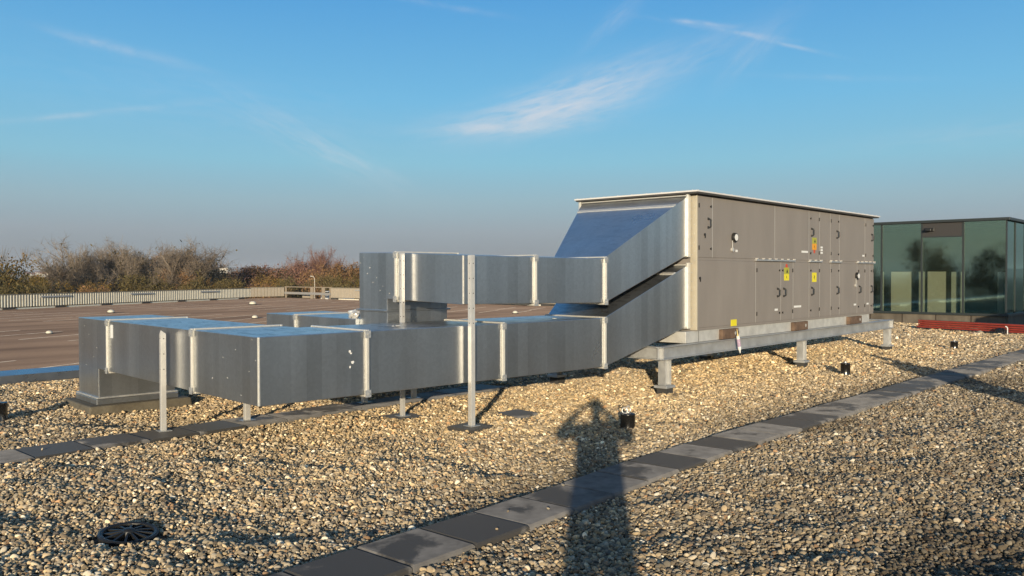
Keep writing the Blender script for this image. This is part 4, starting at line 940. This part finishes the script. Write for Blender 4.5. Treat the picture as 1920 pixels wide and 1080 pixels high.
ub_ = thing('utility_box', 'small beige box behind the left bay of the open railing', 'utility box', (cb.x, cb.y, DECK), math.atan2(rdir.y, rdir.x)); MB().box((-.7, -.3, 0), (.7, .3, .42)).build('cabinet', beigem, ub_, bevel=.02); MB().box((-.74, -.34, .421), (.74, .34, .47)).build('lid', ribm, ub_)

# small domes on the deck
domem = mat('dome_white', (.74, .68, .54), .5, var=.08)
for (x, y, s, lab) in ((92, 626, 1.0, 'small white dome on the parking deck left of the lower duct'), (208, 587, 1.1, 'small white dome on the deck before the white fence, just above the left duct end'),
                       (474, 571.5, 1.2, 'far small white dome on the deck near the beige fence'), (478, 597, 1.05, 'small cream dome on the deck just left of the short low duct'), (966, 588, 1.0, 'small white dome on the deck seen through the gap between upper and lower duct')):
    p = gp(x, y, DECK); t = thing('deck_dome', lab, 'dome', p, random.uniform(0, 3), 'white domes on the parking deck')
    r = .125 * s * p.length / 47
    MB().lathe([(r * 1.15, r * .2), (r * 1.2, r * .6), (r * .95, r * 1.0), (r * .4, r * 1.25), (0, r * 1.3)], seg=14).build('dome', domem, t, smooth=True)
    MB().lathe([(r * 1.5, .001), (r * 1.4, r * .3), (r * .9, r * .35)], seg=14).build('collar', RUBBER, t)

# ------------------------------------------------------------------ trees
barkm = mat('bark', (.14, .115, .085), .9, 0, color2=(.26, .22, .17), vscale=3)
bark_pale = mat('pale_bark', (.30, .26, .20), .9, var=.2, vscale=3)
def leaf_mat(name, a, b, c):
    M = bpy.data.materials.new(name); M.use_nodes = True; N = M.node_tree.nodes; L = M.node_tree.links; q = N['Principled BSDF']; q.inputs['Roughness'].default_value = .8; q.inputs['Specular IOR Level'].default_value = .2
    t = N.new('ShaderNodeTexCoord'); n = N.new('ShaderNodeTexNoise'); n.inputs['Scale'].default_value = .55; n.inputs['Detail'].default_value = 5; L.new(t.outputs['Object'], n.inputs[0])
    n2 = N.new('ShaderNodeTexWhiteNoise'); n2.noise_dimensions = '3D'; gi = N.new('ShaderNodeNewGeometry')
    ri = N.new('ShaderNodeMath'); ri.operation = 'MULTIPLY_ADD'; ri.inputs[1].default_value = .35; ri.inputs[2].default_value = -.17; L.new(gi.outputs['Random Per Island'], ri.inputs[0])
    oi = N.new('ShaderNodeObjectInfo'); r2 = N.new('ShaderNodeMath'); r2.operation = 'MULTIPLY_ADD'; r2.inputs[1].default_value = .3; r2.inputs[2].default_value = -.15; L.new(oi.outputs['Random'], r2.inputs[0])
    ad = N.new('ShaderNodeMath'); L.new(n.outputs[0], ad.inputs[0]); L.new(ri.outputs[0], ad.inputs[1]); a2 = N.new('ShaderNodeMath'); L.new(ad.outputs[0], a2.inputs[0]); L.new(r2.outputs[0], a2.inputs[1])
    r = N.new('ShaderNodeValToRGB'); L.new(a2.outputs[0], r.inputs[0]); r.color_ramp.elements[0].position = .2; r.color_ramp.elements[0].color = a + (1,); r.color_ramp.elements[1].position = .8; r.color_ramp.elements[1].color = c + (1,)
    e = r.color_ramp.elements.new(.5); e.color = b + (1,); L.new(r.outputs[0], q.inputs['Base Color']); return M
L_ORANGE = leaf_mat('leaf_autumn', (0.060, 0.066, 0.017), (0.144, 0.102, 0.030), (0.264, 0.150, 0.036))
L_OLIVE = leaf_mat('leaf_olive', (0.081, 0.073, 0.029), (0.139, 0.110, 0.044), (0.205, 0.146, 0.066))
L_BROWN = leaf_mat('leaf_brown', (0.124, 0.076, 0.038), (0.212, 0.124, 0.061), (0.293, 0.168, 0.081))
L_RUST = leaf_mat('twig_red', (0.171, 0.091, 0.067), (0.232, 0.128, 0.098), (0.293, 0.165, 0.122))
L_GREY = leaf_mat('twig_grey', (0.176, 0.139, 0.110), (0.234, 0.190, 0.146), (0.307, 0.249, 0.190))
class TreeMB:
    def __init__(s): s.v = []; s.f = []; s.n = 0
    def seg(s, a, b, r0, r1, k=3):
        d = b - a; L_ = np.linalg.norm(d); d = d / max(L_, 1e-6); u = np.cross(d, [0.3, .5, .81]); u /= np.linalg.norm(u); w = np.cross(d, u)
        t = np.arange(k) * 2 * math.pi / k; cs = np.cos(t)[:, None] * u + np.sin(t)[:, None] * w
        s.v.append(a + cs * r0); s.v.append(b + cs * r1)
        for i in range(k): j = (i + 1) % k; s.f.append((s.n + i, s.n + j, s.n + k + j, s.n + k + i))
        s.n += 2 * k
    def leaf(s, p, size, rng):
        u = rng.normal(size=3); u /= np.linalg.norm(u); w = np.cross(u, rng.normal(size=3)); w /= max(np.linalg.norm(w), 1e-6)
        s.v.append(np.array([p - u * size, p + w * size * .6, p + u * size, p - w * size * .6])); s.f.append((s.n, s.n + 1, s.n + 2, s.n + 3)); s.n += 4
    def mesh(s, name, m_):
        me = bpy.data.meshes.new(name); me.from_pydata(np.concatenate(s.v).tolist(), [], s.f); me.materials.append(m_); me.update(); return me
def grow(rng, T, Cw, p, d, ln, r, lev, maxl, tips, up_=.12, spread=.55):
    n = 3 if lev < 2 else 2; a = p
    for i in range(n):
        d = d + rng.normal(0, .11, 3) + np.array([0, 0, up_ * .4]); d /= np.linalg.norm(d); b = a + d * ln / n; ra0 = r * (1 - .35 * i / n); rb0 = r * (1 - .35 * (i + 1) / n)
        (T if lev < 3 else Cw).seg(a, b, ra0, rb0, 5 if lev < 1 else 3); a = b
    tips.append((a, lev))
    if lev >= maxl: return
    for _ in range(rng.integers(2, 4) if lev else rng.integers(4, 6)):
        ax_ = rng.normal(size=3); nd = d + spread * ax_ / np.linalg.norm(ax_) * rng.uniform(.8, 1.5) + np.array([0, 0, up_]); nd /= np.linalg.norm(nd)
        grow(rng, T, Cw, a, nd, ln * rng.uniform(.62, .86), r * .6, lev + 1, maxl, tips, up_, spread)
    if lev >= 1:
        for _ in range(2):
            ax_ = rng.normal(size=3); nd = d + spread * 1.3 * ax_ / np.linalg.norm(ax_) + np.array([0, 0, up_]); nd /= np.linalg.norm(nd)
            grow(rng, T, Cw, p + (a - p) * rng.uniform(.3, .85), nd, ln * rng.uniform(.5, .7), r * .45, lev + 1, maxl, tips, up_, spread)
def fit(me_list, h, w):
    """scale a grown tree to unit height and half-width one"""
    allv = np.concatenate([np.array([v.co[:] for v in m_.vertices]) for m_ in me_list]); zt = np.percentile(allv[:, 2], 99.7); rr = np.percentile(np.hypot(allv[:, 0], allv[:, 1]), 97)
    for m_ in me_list:
        for v in m_.vertices: v.co = Vector((v.co.x / rr, v.co.y / rr, v.co.z / zt))
def bare_tree(seed, twm, bm_=barkm, leaves=0, lm=None, spread=.55, maxl=5):
    rng = np.random.default_rng(seed); T, Cw = TreeMB(), TreeMB(); tips = []
    grow(rng, T, Cw, np.zeros(3), np.array([0, 0, 1.]), 3.0, .24, 0, maxl, tips, .14, spread)
    for (p, lv) in tips:
        if lv >= maxl - 1:
            for _ in range(4): q = rng.normal(size=3) + np.array([0, 0, .5]); q /= np.linalg.norm(q); Cw.seg(p, p + q * rng.uniform(.3, .9), .010, .004)
    mt, mc = T.mesh('trunk', bm_), Cw.mesh('crown', twm); ms = [mt, mc]
    if leaves:
        Lf = TreeMB(); P = [p for p, lv in tips if lv >= maxl - 2]
        for _ in range(leaves): Lf.leaf(P[rng.integers(len(P))] + rng.normal(0, .35, 3), rng.uniform(.08, .2), rng)
        ms.append(Lf.mesh('leaves', lm))
    fit(ms, 1, 1); return ms
def bush_tree(seed, lm, n=9000, twm=None):
    """dense shrubby tree about ten metres tall: leaf clumps in an uneven crown, stems inside, thin twigs standing out"""
    rng = np.random.default_rng(seed); T, Cw = TreeMB(), TreeMB(); nl = 34
    for _ in range(nl):
        a = rng.uniform(0, 6.283); z = rng.uniform(2.2, 9.2); rr = 3.0 * math.sqrt(max(.06, 1 - ((z - 5) / 5.2) ** 2)) * math.sqrt(rng.uniform(.1, 1)); r = rng.uniform(.75, 1.5)
        c = np.array([rr * math.cos(a), rr * math.sin(a), z])
        T.seg(np.array([c[0] * .15, c[1] * .15, 0]), c, .07, .025)
        for _ in range(n // nl):
            q = rng.normal(size=3); q /= np.linalg.norm(q); p = c + q * r * rng.uniform(.4, 1.1) * np.array([1, 1, .85])
            if p[2] < .1: continue
            Cw.leaf(p, rng.uniform(.07, .17), rng)
        for _ in range(34):
            q = rng.normal(size=3) + np.array([0, 0, .9]); q /= np.linalg.norm(q); Cw.seg(c + q * r * .5, c + q * r * rng.uniform(1.0, 1.5), .014, .006)
    mt, mc = T.mesh('trunk', barkm), Cw.mesh('crown', lm); fit([mt, mc], 1, 1); return [mt, mc]
SPEC = {
    'bare_a': bare_tree(11, L_GREY, bark_pale, 260, L_OLIVE), 'bare_b': bare_tree(12, L_GREY, bark_pale, 420, L_OLIVE, .62), 'bare_c': bare_tree(15, L_GREY, barkm, 150, L_OLIVE, .5),
    'red': bare_tree(23, L_RUST, barkm, 0, None, .5), 'red_b': bare_tree(27, L_RUST, barkm, 500, L_BROWN, .6),
    'autumn': bush_tree(31, L_ORANGE, 8000), 'autumn_b': bush_tree(33, L_ORANGE, 8000), 'olive': bush_tree(35, L_OLIVE), 'olive_b': bush_tree(36, L_OLIVE), 'brown': bush_tree(37, L_BROWN), 'brown_b': bush_tree(38, L_BROWN), 'rustb': bush_tree(39, L_RUST)}
def tree(kind_, px, topy, halfpx, Z, label, name, group, ground=GROUND):
    p = at(px, 515, Z); top = at(px, topy, Z).z; h = max(top - ground, 1.5); w = halfpx * Z / FPX
    t = thing(name, label, 'tree', (p.x, p.y, ground), random.uniform(0, 6.28), group)
    for m_ in SPEC[kind_]:
        o = bpy.data.objects.new(m_.name.split('.')[0], m_); link(o, t); o.scale = (w, w, h)
    return t
GT = 'trees beyond the parking deck'
TREES = [
    ('autumn', 22, 474, 46, 88, 'tall orange and green autumn tree at the far left edge', 'autumn_tree'),
    ('autumn_b', -28, 492, 44, 92, 'green leafy tree cut by the left edge behind the white fence', 'autumn_tree'),
    ('autumn_b', 60, 521, 30, 86, 'low olive bush to the right of the orange tree at the left', 'bush'),
    ('olive', 8, 518, 40, 82, 'dark bush at the foot of the orange tree, over the fence', 'bush'),
    ('olive_b', 84, 534, 20, 84, 'small dark bush before the white house', 'bush'),
    ('olive', 160, 533, 24, 98, 'small dark bush at the foot of the leftmost bare tree', 'bush'),
    ('bare_a', 183, 458, 56, 104, 'leftmost of the three tall grey bare trees', 'bare_tree'),
    ('bare_b', 256, 456, 50, 108, 'middle of the three tall grey trees, a few leaves at its top', 'bare_tree'),
    ('bare_c', 338, 460, 50, 110, 'rightmost of the three tall grey bare trees', 'bare_tree'),
    ('brown', 128, 505, 50, 190, 'hazy brown wood crown above the white house', 'bush'),
    ('brown_b', 205, 500, 48, 150, 'brown tree behind the leftmost bare tree', 'bush'),
    ('olive', 215, 520, 34, 112, 'olive bush between the left and middle bare trees', 'bush'),
    ('olive_b', 285, 482, 40, 128, 'olive brown tree behind the middle bare tree', 'bush'),
    ('brown', 318, 478, 34, 122, 'brown leafy tree between middle and right bare trees', 'bush'),
    ('olive_b', 268, 515, 40, 105, 'olive undergrowth below the middle bare tree', 'bush'),
    ('brown_b', 345, 505, 42, 108, 'rusty bush below the rightmost bare tree', 'bush'),
    ('brown', 400, 500, 40, 116, 'rust brown bush just right of the three bare trees', 'bush'),
    ('olive', 386, 521, 32, 106, 'dark green low bush just right of the bare trees', 'bush'),
    ('rustb', 448, 502, 42, 122, 'reddish brown bush second to the right of the bare trees', 'bush'),
    ('olive_b', 436, 522, 34, 108, 'green low bush above the end of the white fence', 'bush'),
    ('brown_b', 492, 500, 40, 124, 'brown bush above the short beige fence', 'bush'),
    ('autumn_b', 500, 519, 34, 112, 'green and rust low bush right above the beige fence', 'bush'),
    ('rustb', 540, 494, 36, 126, 'reddish bush left of the street lamp', 'bush'),
    ('olive', 552, 521, 32, 108, 'dark low bush above the open railing, left of the lamp', 'bush'),
    ('red', 606, 468, 42, 128, 'tall reddish bare tree rising above the lamp', 'bare_tree'),
    ('red_b', 566, 480, 32, 132, 'smaller reddish bare tree left of the tall reddish one', 'bare_tree'),
    ('brown', 594, 500, 38, 122, 'brown bush at the foot of the tall reddish tree', 'bush'),
    ('olive_b', 612, 516, 34, 112, 'olive low bush right of the street lamp', 'bush'),
    ('brown_b', 648, 493, 34, 120, 'brown tree beside the metal riser', 'bush'),
    ('autumn', 655, 514, 30, 110, 'green brown bush above the beige fence beside the riser', 'bush'),
    ('rustb', 700, 495, 40, 124, 'reddish tree mostly hidden by the metal riser', 'bush'),
    ('bare_b', 222, 466, 40, 118, 'grey bare tree standing behind, between the left and middle tall bare trees', 'bare_tree'),
    ('bare_a', 297, 466, 40, 120, 'grey bare tree standing behind, between the middle and right tall bare trees', 'bare_tree'),
    ('brown_b', 150, 512, 40, 140, 'brown bush behind the white row of houses', 'bush'),
    ('brown', 240, 496, 44, 136, 'brown tree in the gap between the left and middle bare trees', 'bush'),
    ('brown_b', 300, 500, 44, 118, 'brown bush in the gap between the middle and right bare trees', 'bush'),
    ('olive', 372, 503, 40, 130, 'olive brown bush behind the right bare tree', 'bush'),
    ('brown', 425, 499, 40, 134, 'brown bush below the distant white flat building', 'bush'),
    ('rustb', 470, 500, 40, 136, 'reddish brown bush behind the end of the white fence', 'bush'),
    ('olive_b', 520, 500, 40, 134, 'olive brown bush behind the beige fence', 'bush'),
    ('olive', 300, 522, 34, 106, 'dark low bush over the white fence below the right bare tree', 'bush'),
    ('olive_b', 348, 523, 34, 106, 'green low bush over the white fence, right of the dark low bush', 'bush'),
    ('brown', 770, 500, 44, 124, 'brown tree hidden behind the upper duct', 'bush'),
]
for (k_, px, ty, hw, Z, lab, nm) in TREES: tree(k_, px, ty, hw * (1.6 if nm == 'bare_tree' else 1.4), Z, lab, nm, GT)
# undergrowth in front of the tree feet and woods outside the frame (to the left and behind), each one mass
def wood(name, spots, seed):
    rng = np.random.default_rng(seed); vs, fs, ms, n = [], [], [], 0; kk = ['olive', 'brown', 'olive_b', 'brown_b', 'autumn_b']
    mats_ = [SPEC[k][1].materials[0] for k in kk]
    cache = []
    for k in kk:
        m_ = SPEC[k][1]; v = np.array([q.co[:] for q in m_.vertices]); f = [tuple(p.vertices) for p in m_.polygons if len(p.vertices) == 4 and rng.random() < .45]; cache.append((v, f))
    for (x, y, h, w) in spots:
        i = rng.integers(len(kk)); v, f = cache[i]; a = rng.uniform(0, 6.28); c, s = math.cos(a), math.sin(a)
        vv = np.stack([(v[:, 0] * c - v[:, 1] * s) * w + x, (v[:, 0] * s + v[:, 1] * c) * w + y, v[:, 2] * h + GROUND], -1)
        vs.append(vv); fs += [tuple(n + j for j in q) for q in f]; ms += [i] * len(f); n += len(vv)
    me = bpy.data.meshes.new(name); me.from_pydata(np.concatenate(vs).tolist(), [], fs)
    for q in mats_: me.materials.append(q)
    me.polygons.foreach_set('material_index', ms); me.update(); o = kind(link(bpy.data.objects.new(name, me)), 'stuff'); return o
sp_ = []
for i in range(26):
    px = -60 + i * 36 + random.uniform(-12, 12); Z = random.uniform(84, 92) if px < 200 else random.uniform(100, 108); p = at(px, 515, Z); topz = at(px, random.uniform(527, 537), Z).z; sp_.append((p.x, p.y, topz - GROUND, random.uniform(2.2, 3.4)))
wood('undergrowth', sp_, 3)
sp_ = []
for i in range(44):
    a = math.radians(80 + i * 2.6 + random.uniform(-1, 1)); r = random.uniform(62, 95); sp_.append((r * math.cos(a), r * math.sin(a), random.uniform(10.5, 14.5), random.uniform(3, 5)))
for i in range(40):
    a = math.radians(-75 + i * 2.9 - 60 + random.uniform(-1, 1)); r = random.uniform(75, 110); sp_.append((r * math.cos(a), r * math.sin(a), random.uniform(9.5, 12.5), random.uniform(3, 5)))
wood('woodland', sp_, 4)

# street lamp
p = at(590, 545, 101); lt = thing('street_lamp', 'thin pale street lamp with a curved arm before the reddish trees', 'street lamp', (p.x, p.y, GROUND), YAW + math.pi / 2)
hz = at(590, 518, 101).z - GROUND; lampm = mat('lamp_post', (.62, .58, .5), .5)
MB().path([(0, 0, 0), (0, 0, hz - .6), (.03, 0, hz - .25), (.12, 0, hz - .06), (.28, 0, hz)], .035, 6).build('pole', lampm, lt); MB().box((.27, -.07, hz - .03), (.52, .07, hz + .05)).build('lantern', lampm, lt, bevel=.02)

# houses beyond the trees
wallw = mat('house_wall', (.70, .66, .58), .8, var=.05); rooft = mat('roof_tile', (.20, .12, .085), .85, var=.15); roofg = mat('roof_pale', (.50, .45, .38), .8, var=.1); winm = mat('house_window', (.05, .055, .06), .2)
def house(px, ridge_y, Z, w, d, wall_h, roof_h, label, rm=rooft, rz=.3):
    p = at(px, 515, Z); zt = at(px, ridge_y, Z).z; base = zt - wall_h - roof_h
    t = thing('house', label, 'house', (p.x, p.y, base), YAW - math.pi / 2 + rz, 'houses beyond the trees')
    MB().prism([(-w / 2, 0), (w / 2, 0), (w / 2, wall_h), (0, wall_h + roof_h), (-w / 2, wall_h)], lambda q: (q[0], d / 2, q[1]), lambda q: (q[0], -d / 2, q[1])).build('wall', wallw, t)
    e = .35; r_ = MB(); th_ = .18
    for s in (-1, 1):
        sl = roof_h / (w / 2)
        a = (s * (w / 2 + e), wall_h - e * sl); b = (0.0, wall_h + roof_h)
        cs = [(a[0], -d / 2 - e, a[1] + .02), (b[0], -d / 2 - e, b[1] + .02), (b[0], d / 2 + e, b[1] + .02), (a[0], d / 2 + e, a[1] + .02)]
        r_.hexa(cs + [(x, y, z + th_) for x, y, z in cs])
    r_.build('roof', rm, t)
    if base > GROUND + .1: MB().box((-w / 2 + .1, -d / 2 + .1, GROUND - base), (w / 2 - .1, d / 2 - .1, -.01)).build('basement', wallw, t)
    for x in (-w / 4, w / 4):
        for z in ([1.0, 3.6] if wall_h > 4.5 else [1.0]): MB().box((x - .55, -d / 2 - .03, z), (x + .55, -d / 2 - .004, z + 1.3)).build('window', winm, t)
    return t
house(105, 525, 420, 4.4, 8, 4.6, .5, 'white house left of the bare trees, partly hidden by bushes', roofg, .1)
house(121, 526, 410, 3.2, 8, 5.0, .5, 'narrow white house in the middle of the white row left of the bare trees', roofg, .1)
house(137, 526, 422, 2.8, 8, 4.6, .5, 'white house right end of the white row, behind a dark bush', roofg, .1)
house(92, 511.5, 900, 3.8, 8, 3, 1.4, 'small white gabled house standing above the white row', rooft, .2)
house(172, 527, 430, 14, 9, 2.2, .8, 'long low pale roofed house behind the leftmost bare tree', roofg, 1.4)
house(214, 524, 430, 9, 9, 2.6, 1.0, 'pale roofed house glimpsed between the bare trees', roofg, 1.2)
house(421, 502, 900, 7, 12, 1.4, .3, 'distant white flat building just above the hedge right of the bare trees', roofg, 1.3)
# far town and hills, one mass each
tw = MB(); R_ = random.Random(9)
for i in range(70):
    px = R_.uniform(-60, 330) if i < 50 else R_.uniform(330, 900); Z = R_.uniform(800, 1700); p = at(px, R_.uniform(509, 514), Z); w, h = R_.uniform(4, 8), R_.uniform(3, 6)
    k_ = R_.choice([0, 0, 1]); tw.box((p.x - w / 2, p.y - w / 2, GROUND), (p.x + w / 2, p.y + w / 2, max(p.z - 2, -5)), 0); tw.hexa([(p.x - w / 2, p.y - w / 2, max(p.z - 2, -5)), (p.x + w / 2, p.y - w / 2, max(p.z - 2, -5)), (p.x + w / 2, p.y + w / 2, max(p.z - 2, -5)), (p.x - w / 2, p.y + w / 2, max(p.z - 2, -5)), (p.x - w / 2, p.y - .1, max(p.z - 2, -5) + h * .4), (p.x + w / 2, p.y - .1, max(p.z - 2, -5) + h * .4), (p.x + w / 2, p.y + .1, max(p.z - 2, -5) + h * .4), (p.x - w / 2, p.y + .1, max(p.z - 2, -5) + h * .4)], 1)
kind(tw.build('distant_town', [wallw, mat('red_roof', (.25, .10, .06), .85)]), 'stuff')
def hills():
    n = 160; v = []; f = []
    for i in range(n + 1):
        a = YAW + math.radians(75) - math.radians(150) * i / n; hgt = 28 + 16 * math.sin(i * .11 + 1) + 8 * math.sin(i * .37)
        for r, z in ((3600, GROUND), (4200, hgt), (5200, GROUND)): v.append((r * math.cos(a), r * math.sin(a), z))
    for i in range(n):
        for j in range(2): k = 3 * i + j; f.append((k, k + 3, k + 4, k + 1))
    mb = MB(); mb.v = v; mb.f = f; mb.m = [0] * len(f); return kind(mb.build('hills', mat('hill', (.06, .075, .06), .95, var=.2, vscale=.004), smooth=True), 'structure')
hills()
wd = MB(); 
# hedgerow masses between 250 m and 900 m
sp_ = []
for i in range(150):
    px = random.uniform(-80, 1000); Z = random.uniform(220, 900); p = at(px, 515, Z); sp_.append((p.x, p.y, random.uniform(7, 10.5), random.uniform(5, 9)))
wood('distant_woods', sp_, 6)

# ------------------------------------------------------------------ people (both outside the picture; their shadows lie in it)
def person(name, label, loc, heading, pose, colors, bulk=1.0, tall=1.0, slv=(0.0, 0.0), head_scale=1.0):
    V, E, Rd = [], [], []
    def add(p, r, par=None):
        V.append((p[0], p[1], p[2] * tall)); Rd.append(r); i = len(V) - 1
        if par is not None: E.append((par, i))
        return i
    pel = add((0, 0, .96), (.165, .12)); sp1 = add((0, .0, 1.12), (.15, .115), pel); ch = add((0, 0, 1.30), (.175, .125), sp1); nb = add((0, -.005, 1.45), (.085, .08), ch)
    nk = add((0, .015, 1.53), (.055, .058), nb); hd = add((0, .035, 1.61), (.078, .098), nk); ht = add((0, .03, 1.69), (.078, .095), hd); add((0, .025, 1.745), (.045, .055), ht)
    hands = []
    for s in (-1, 1):
        sh = add((s * .19, -.005, 1.41), (.075, .075), ch)
        el_, wr, hn = pose(s); sv = slv[0] if s < 0 else slv[1]
        e_ = add(el_, (.052 + sv, .052 + sv), sh); m1 = add(tuple((Vector(el_) + Vector(wr)) / 2), (.047 + sv, .047 + sv), e_); w_ = add(wr, (.034 + sv * .3, .036 + sv * .3), m1); h_ = add(hn, (.026, .040), w_); hands.append((s, h_, Vector(hn), Vector(wr)))
        hp = add((s * .10, 0, .88), (.105, .115), pel); kn = add((s * .115, .02, .50), (.068, .072), hp); cf_ = add((s * .118, -.01, .32), (.060, .066), kn); an = add((s * .12, -.02, .10), (.042, .045), cf_); ft = add((s * .125, .06, .05), (.045, .042), an); add((s * .135, .17, .035), (.042, .032), ft)
    for s, h_, hv, wv in hands:
        d = (hv - wv).normalized(); side = Vector((0, 0, 1)).cross(d)
        if side.length < .2: side = Vector((1, 0, 0)).cross(d)
        side.normalize()
        for i, (o_, ln_) in enumerate(((-.028, .062), (-.010, .072), (.010, .068), (.027, .052))):
            b = hv + d * .03 + side * o_; k1 = b + d * ln_ * .55 ; k2 = k1 + (d * .7 + Vector((-s * .5, 0, 0))).normalized() * ln_ * .5
            a1 = add(tuple(b), (.010, .010), h_); a2 = add(tuple(k1), (.009, .009), a1); add(tuple(k2), (.008, .008), a2)
        tb = add(tuple(hv - side * .035 + d * .005), (.012, .012), h_); add(tuple(hv - side * .06 + d * .035), (.010, .010), tb)
    me = bpy.data.meshes.new('body'); me.from_pydata(V, E, []); o = bpy.data.objects.new('body', me); COL.objects.link(o)
    sk = o.modifiers.new('skin', 'SKIN')
    for i, r in enumerate(Rd):
        k_ = bulk if (V[i][2] < 1.42 * tall and r[0] > .041) else (head_scale if V[i][2] > 1.5 and abs(V[i][0]) < .02 else 1.0)
        me.skin_vertices[0].data[i].radius = (r[0] * k_, r[1] * k_)
    me.skin_vertices[0].data[0].use_root = True
    sb = o.modifiers.new('sub', 'SUBSURF'); sb.levels = 2; sb.render_levels = 2
    dg = bpy.context.evaluated_depsgraph_get(); ev = o.evaluated_get(dg); nm = bpy.data.meshes.new_from_object(ev); bpy.data.objects.remove(o)
    o = bpy.data.objects.new(name, nm); link(o); nm.materials.clear()
    for c in colors: nm.materials.append(c)
    idx = []
    hp_ = [h[2] for h in hands]
    for p in nm.polygons:
        c = p.center; k = 1
        if c.z < .09: k = 3
        elif c.z < .92 and abs(c.x) < .3: k = 2
        if c.z > 1.5 and abs(c.x) < .13 and c.y < .18: k = 0
        if c.z > 1.66 and abs(c.x) < .13 and c.y < .18: k = 4
        if min((c - h).length for h in hp_) < .11: k = 0
        idx.append(k)
    nm.polygons.foreach_set('material_index', idx); nm.polygons.foreach_set('use_smooth', [True] * len(idx))
    o.location = loc; o.rotation_euler = (0, 0, heading - math.pi / 2)
    tag(o, label, 'person'); return o
skinm = mat('skin', (.50, .33, .24), .6); jacket = mat('jacket', (.05, .055, .07), .8, bump=.1); jeans = mat('jeans', (.05, .06, .10), .85); shoe = mat('shoe', (.03, .028, .026), .6); hair = mat('hair', (.05, .035, .022), .7); coat = mat('work_coat', (.10, .09, .06), .85)
back = -_F * .40 + _R * .0
person('person', 'person in a dark jacket holding a phone up to take the picture', (back.x, back.y, 0), YAW, lambda s: ((-.40, .12, 1.33), (-.15, .33, 1.56), (-.088, .375, 1.60)) if s < 0 else ((.36, .13, 1.31), (.12, .31, 1.54), (.085, .375, 1.60)), [skinm, jacket, jeans, shoe, hair], 1.2, 1.035, (.0, .012))
ph = thing('phone', 'dark phone held up in both hands', 'phone', (0, 0, CAM_H), YAW - math.pi / 2)
MB().box((-.070, -.016, -.036), (.070, -.008, .036)).build('case', BLACK, ph, bevel=.004)
person('person', 'person in a work coat beyond the right edge, head enlarged for its shadow, arms hanging', (8.55, -.60, 0), YAW, lambda s: ((s * .25, -.02, 1.14), (s * .25, .06, .89), (s * .245, .09, .81)), [skinm, coat, jeans, shoe, hair], 1.55, 1.02, (.03, .03), 1.4)  # head and coat bulk widened to broaden the cast shadow

# ------------------------------------------------------------------ the air: thin even haze over the whole plain
hz_ = MB().box((-5900, -5900, GROUND - 2.5), (8900, 8900, 62)).build('haze', None); hz_.data.materials.clear()
HM = bpy.data.materials.new('haze'); HM.use_nodes = True; HM.node_tree.nodes.clear()
ho = HM.node_tree.nodes.new('ShaderNodeOutputMaterial'); hv = HM.node_tree.nodes.new('ShaderNodeVolumePrincipled')
hv.inputs['Color'].default_value = (.80, .86, .95, 1); hv.inputs['Density'].default_value = .00022; hv.inputs['Anisotropy'].default_value = 0.0
HM.node_tree.links.new(hv.outputs[0], ho.inputs['Volume']); hz_.data.materials.append(HM); kind(hz_, 'stuff')
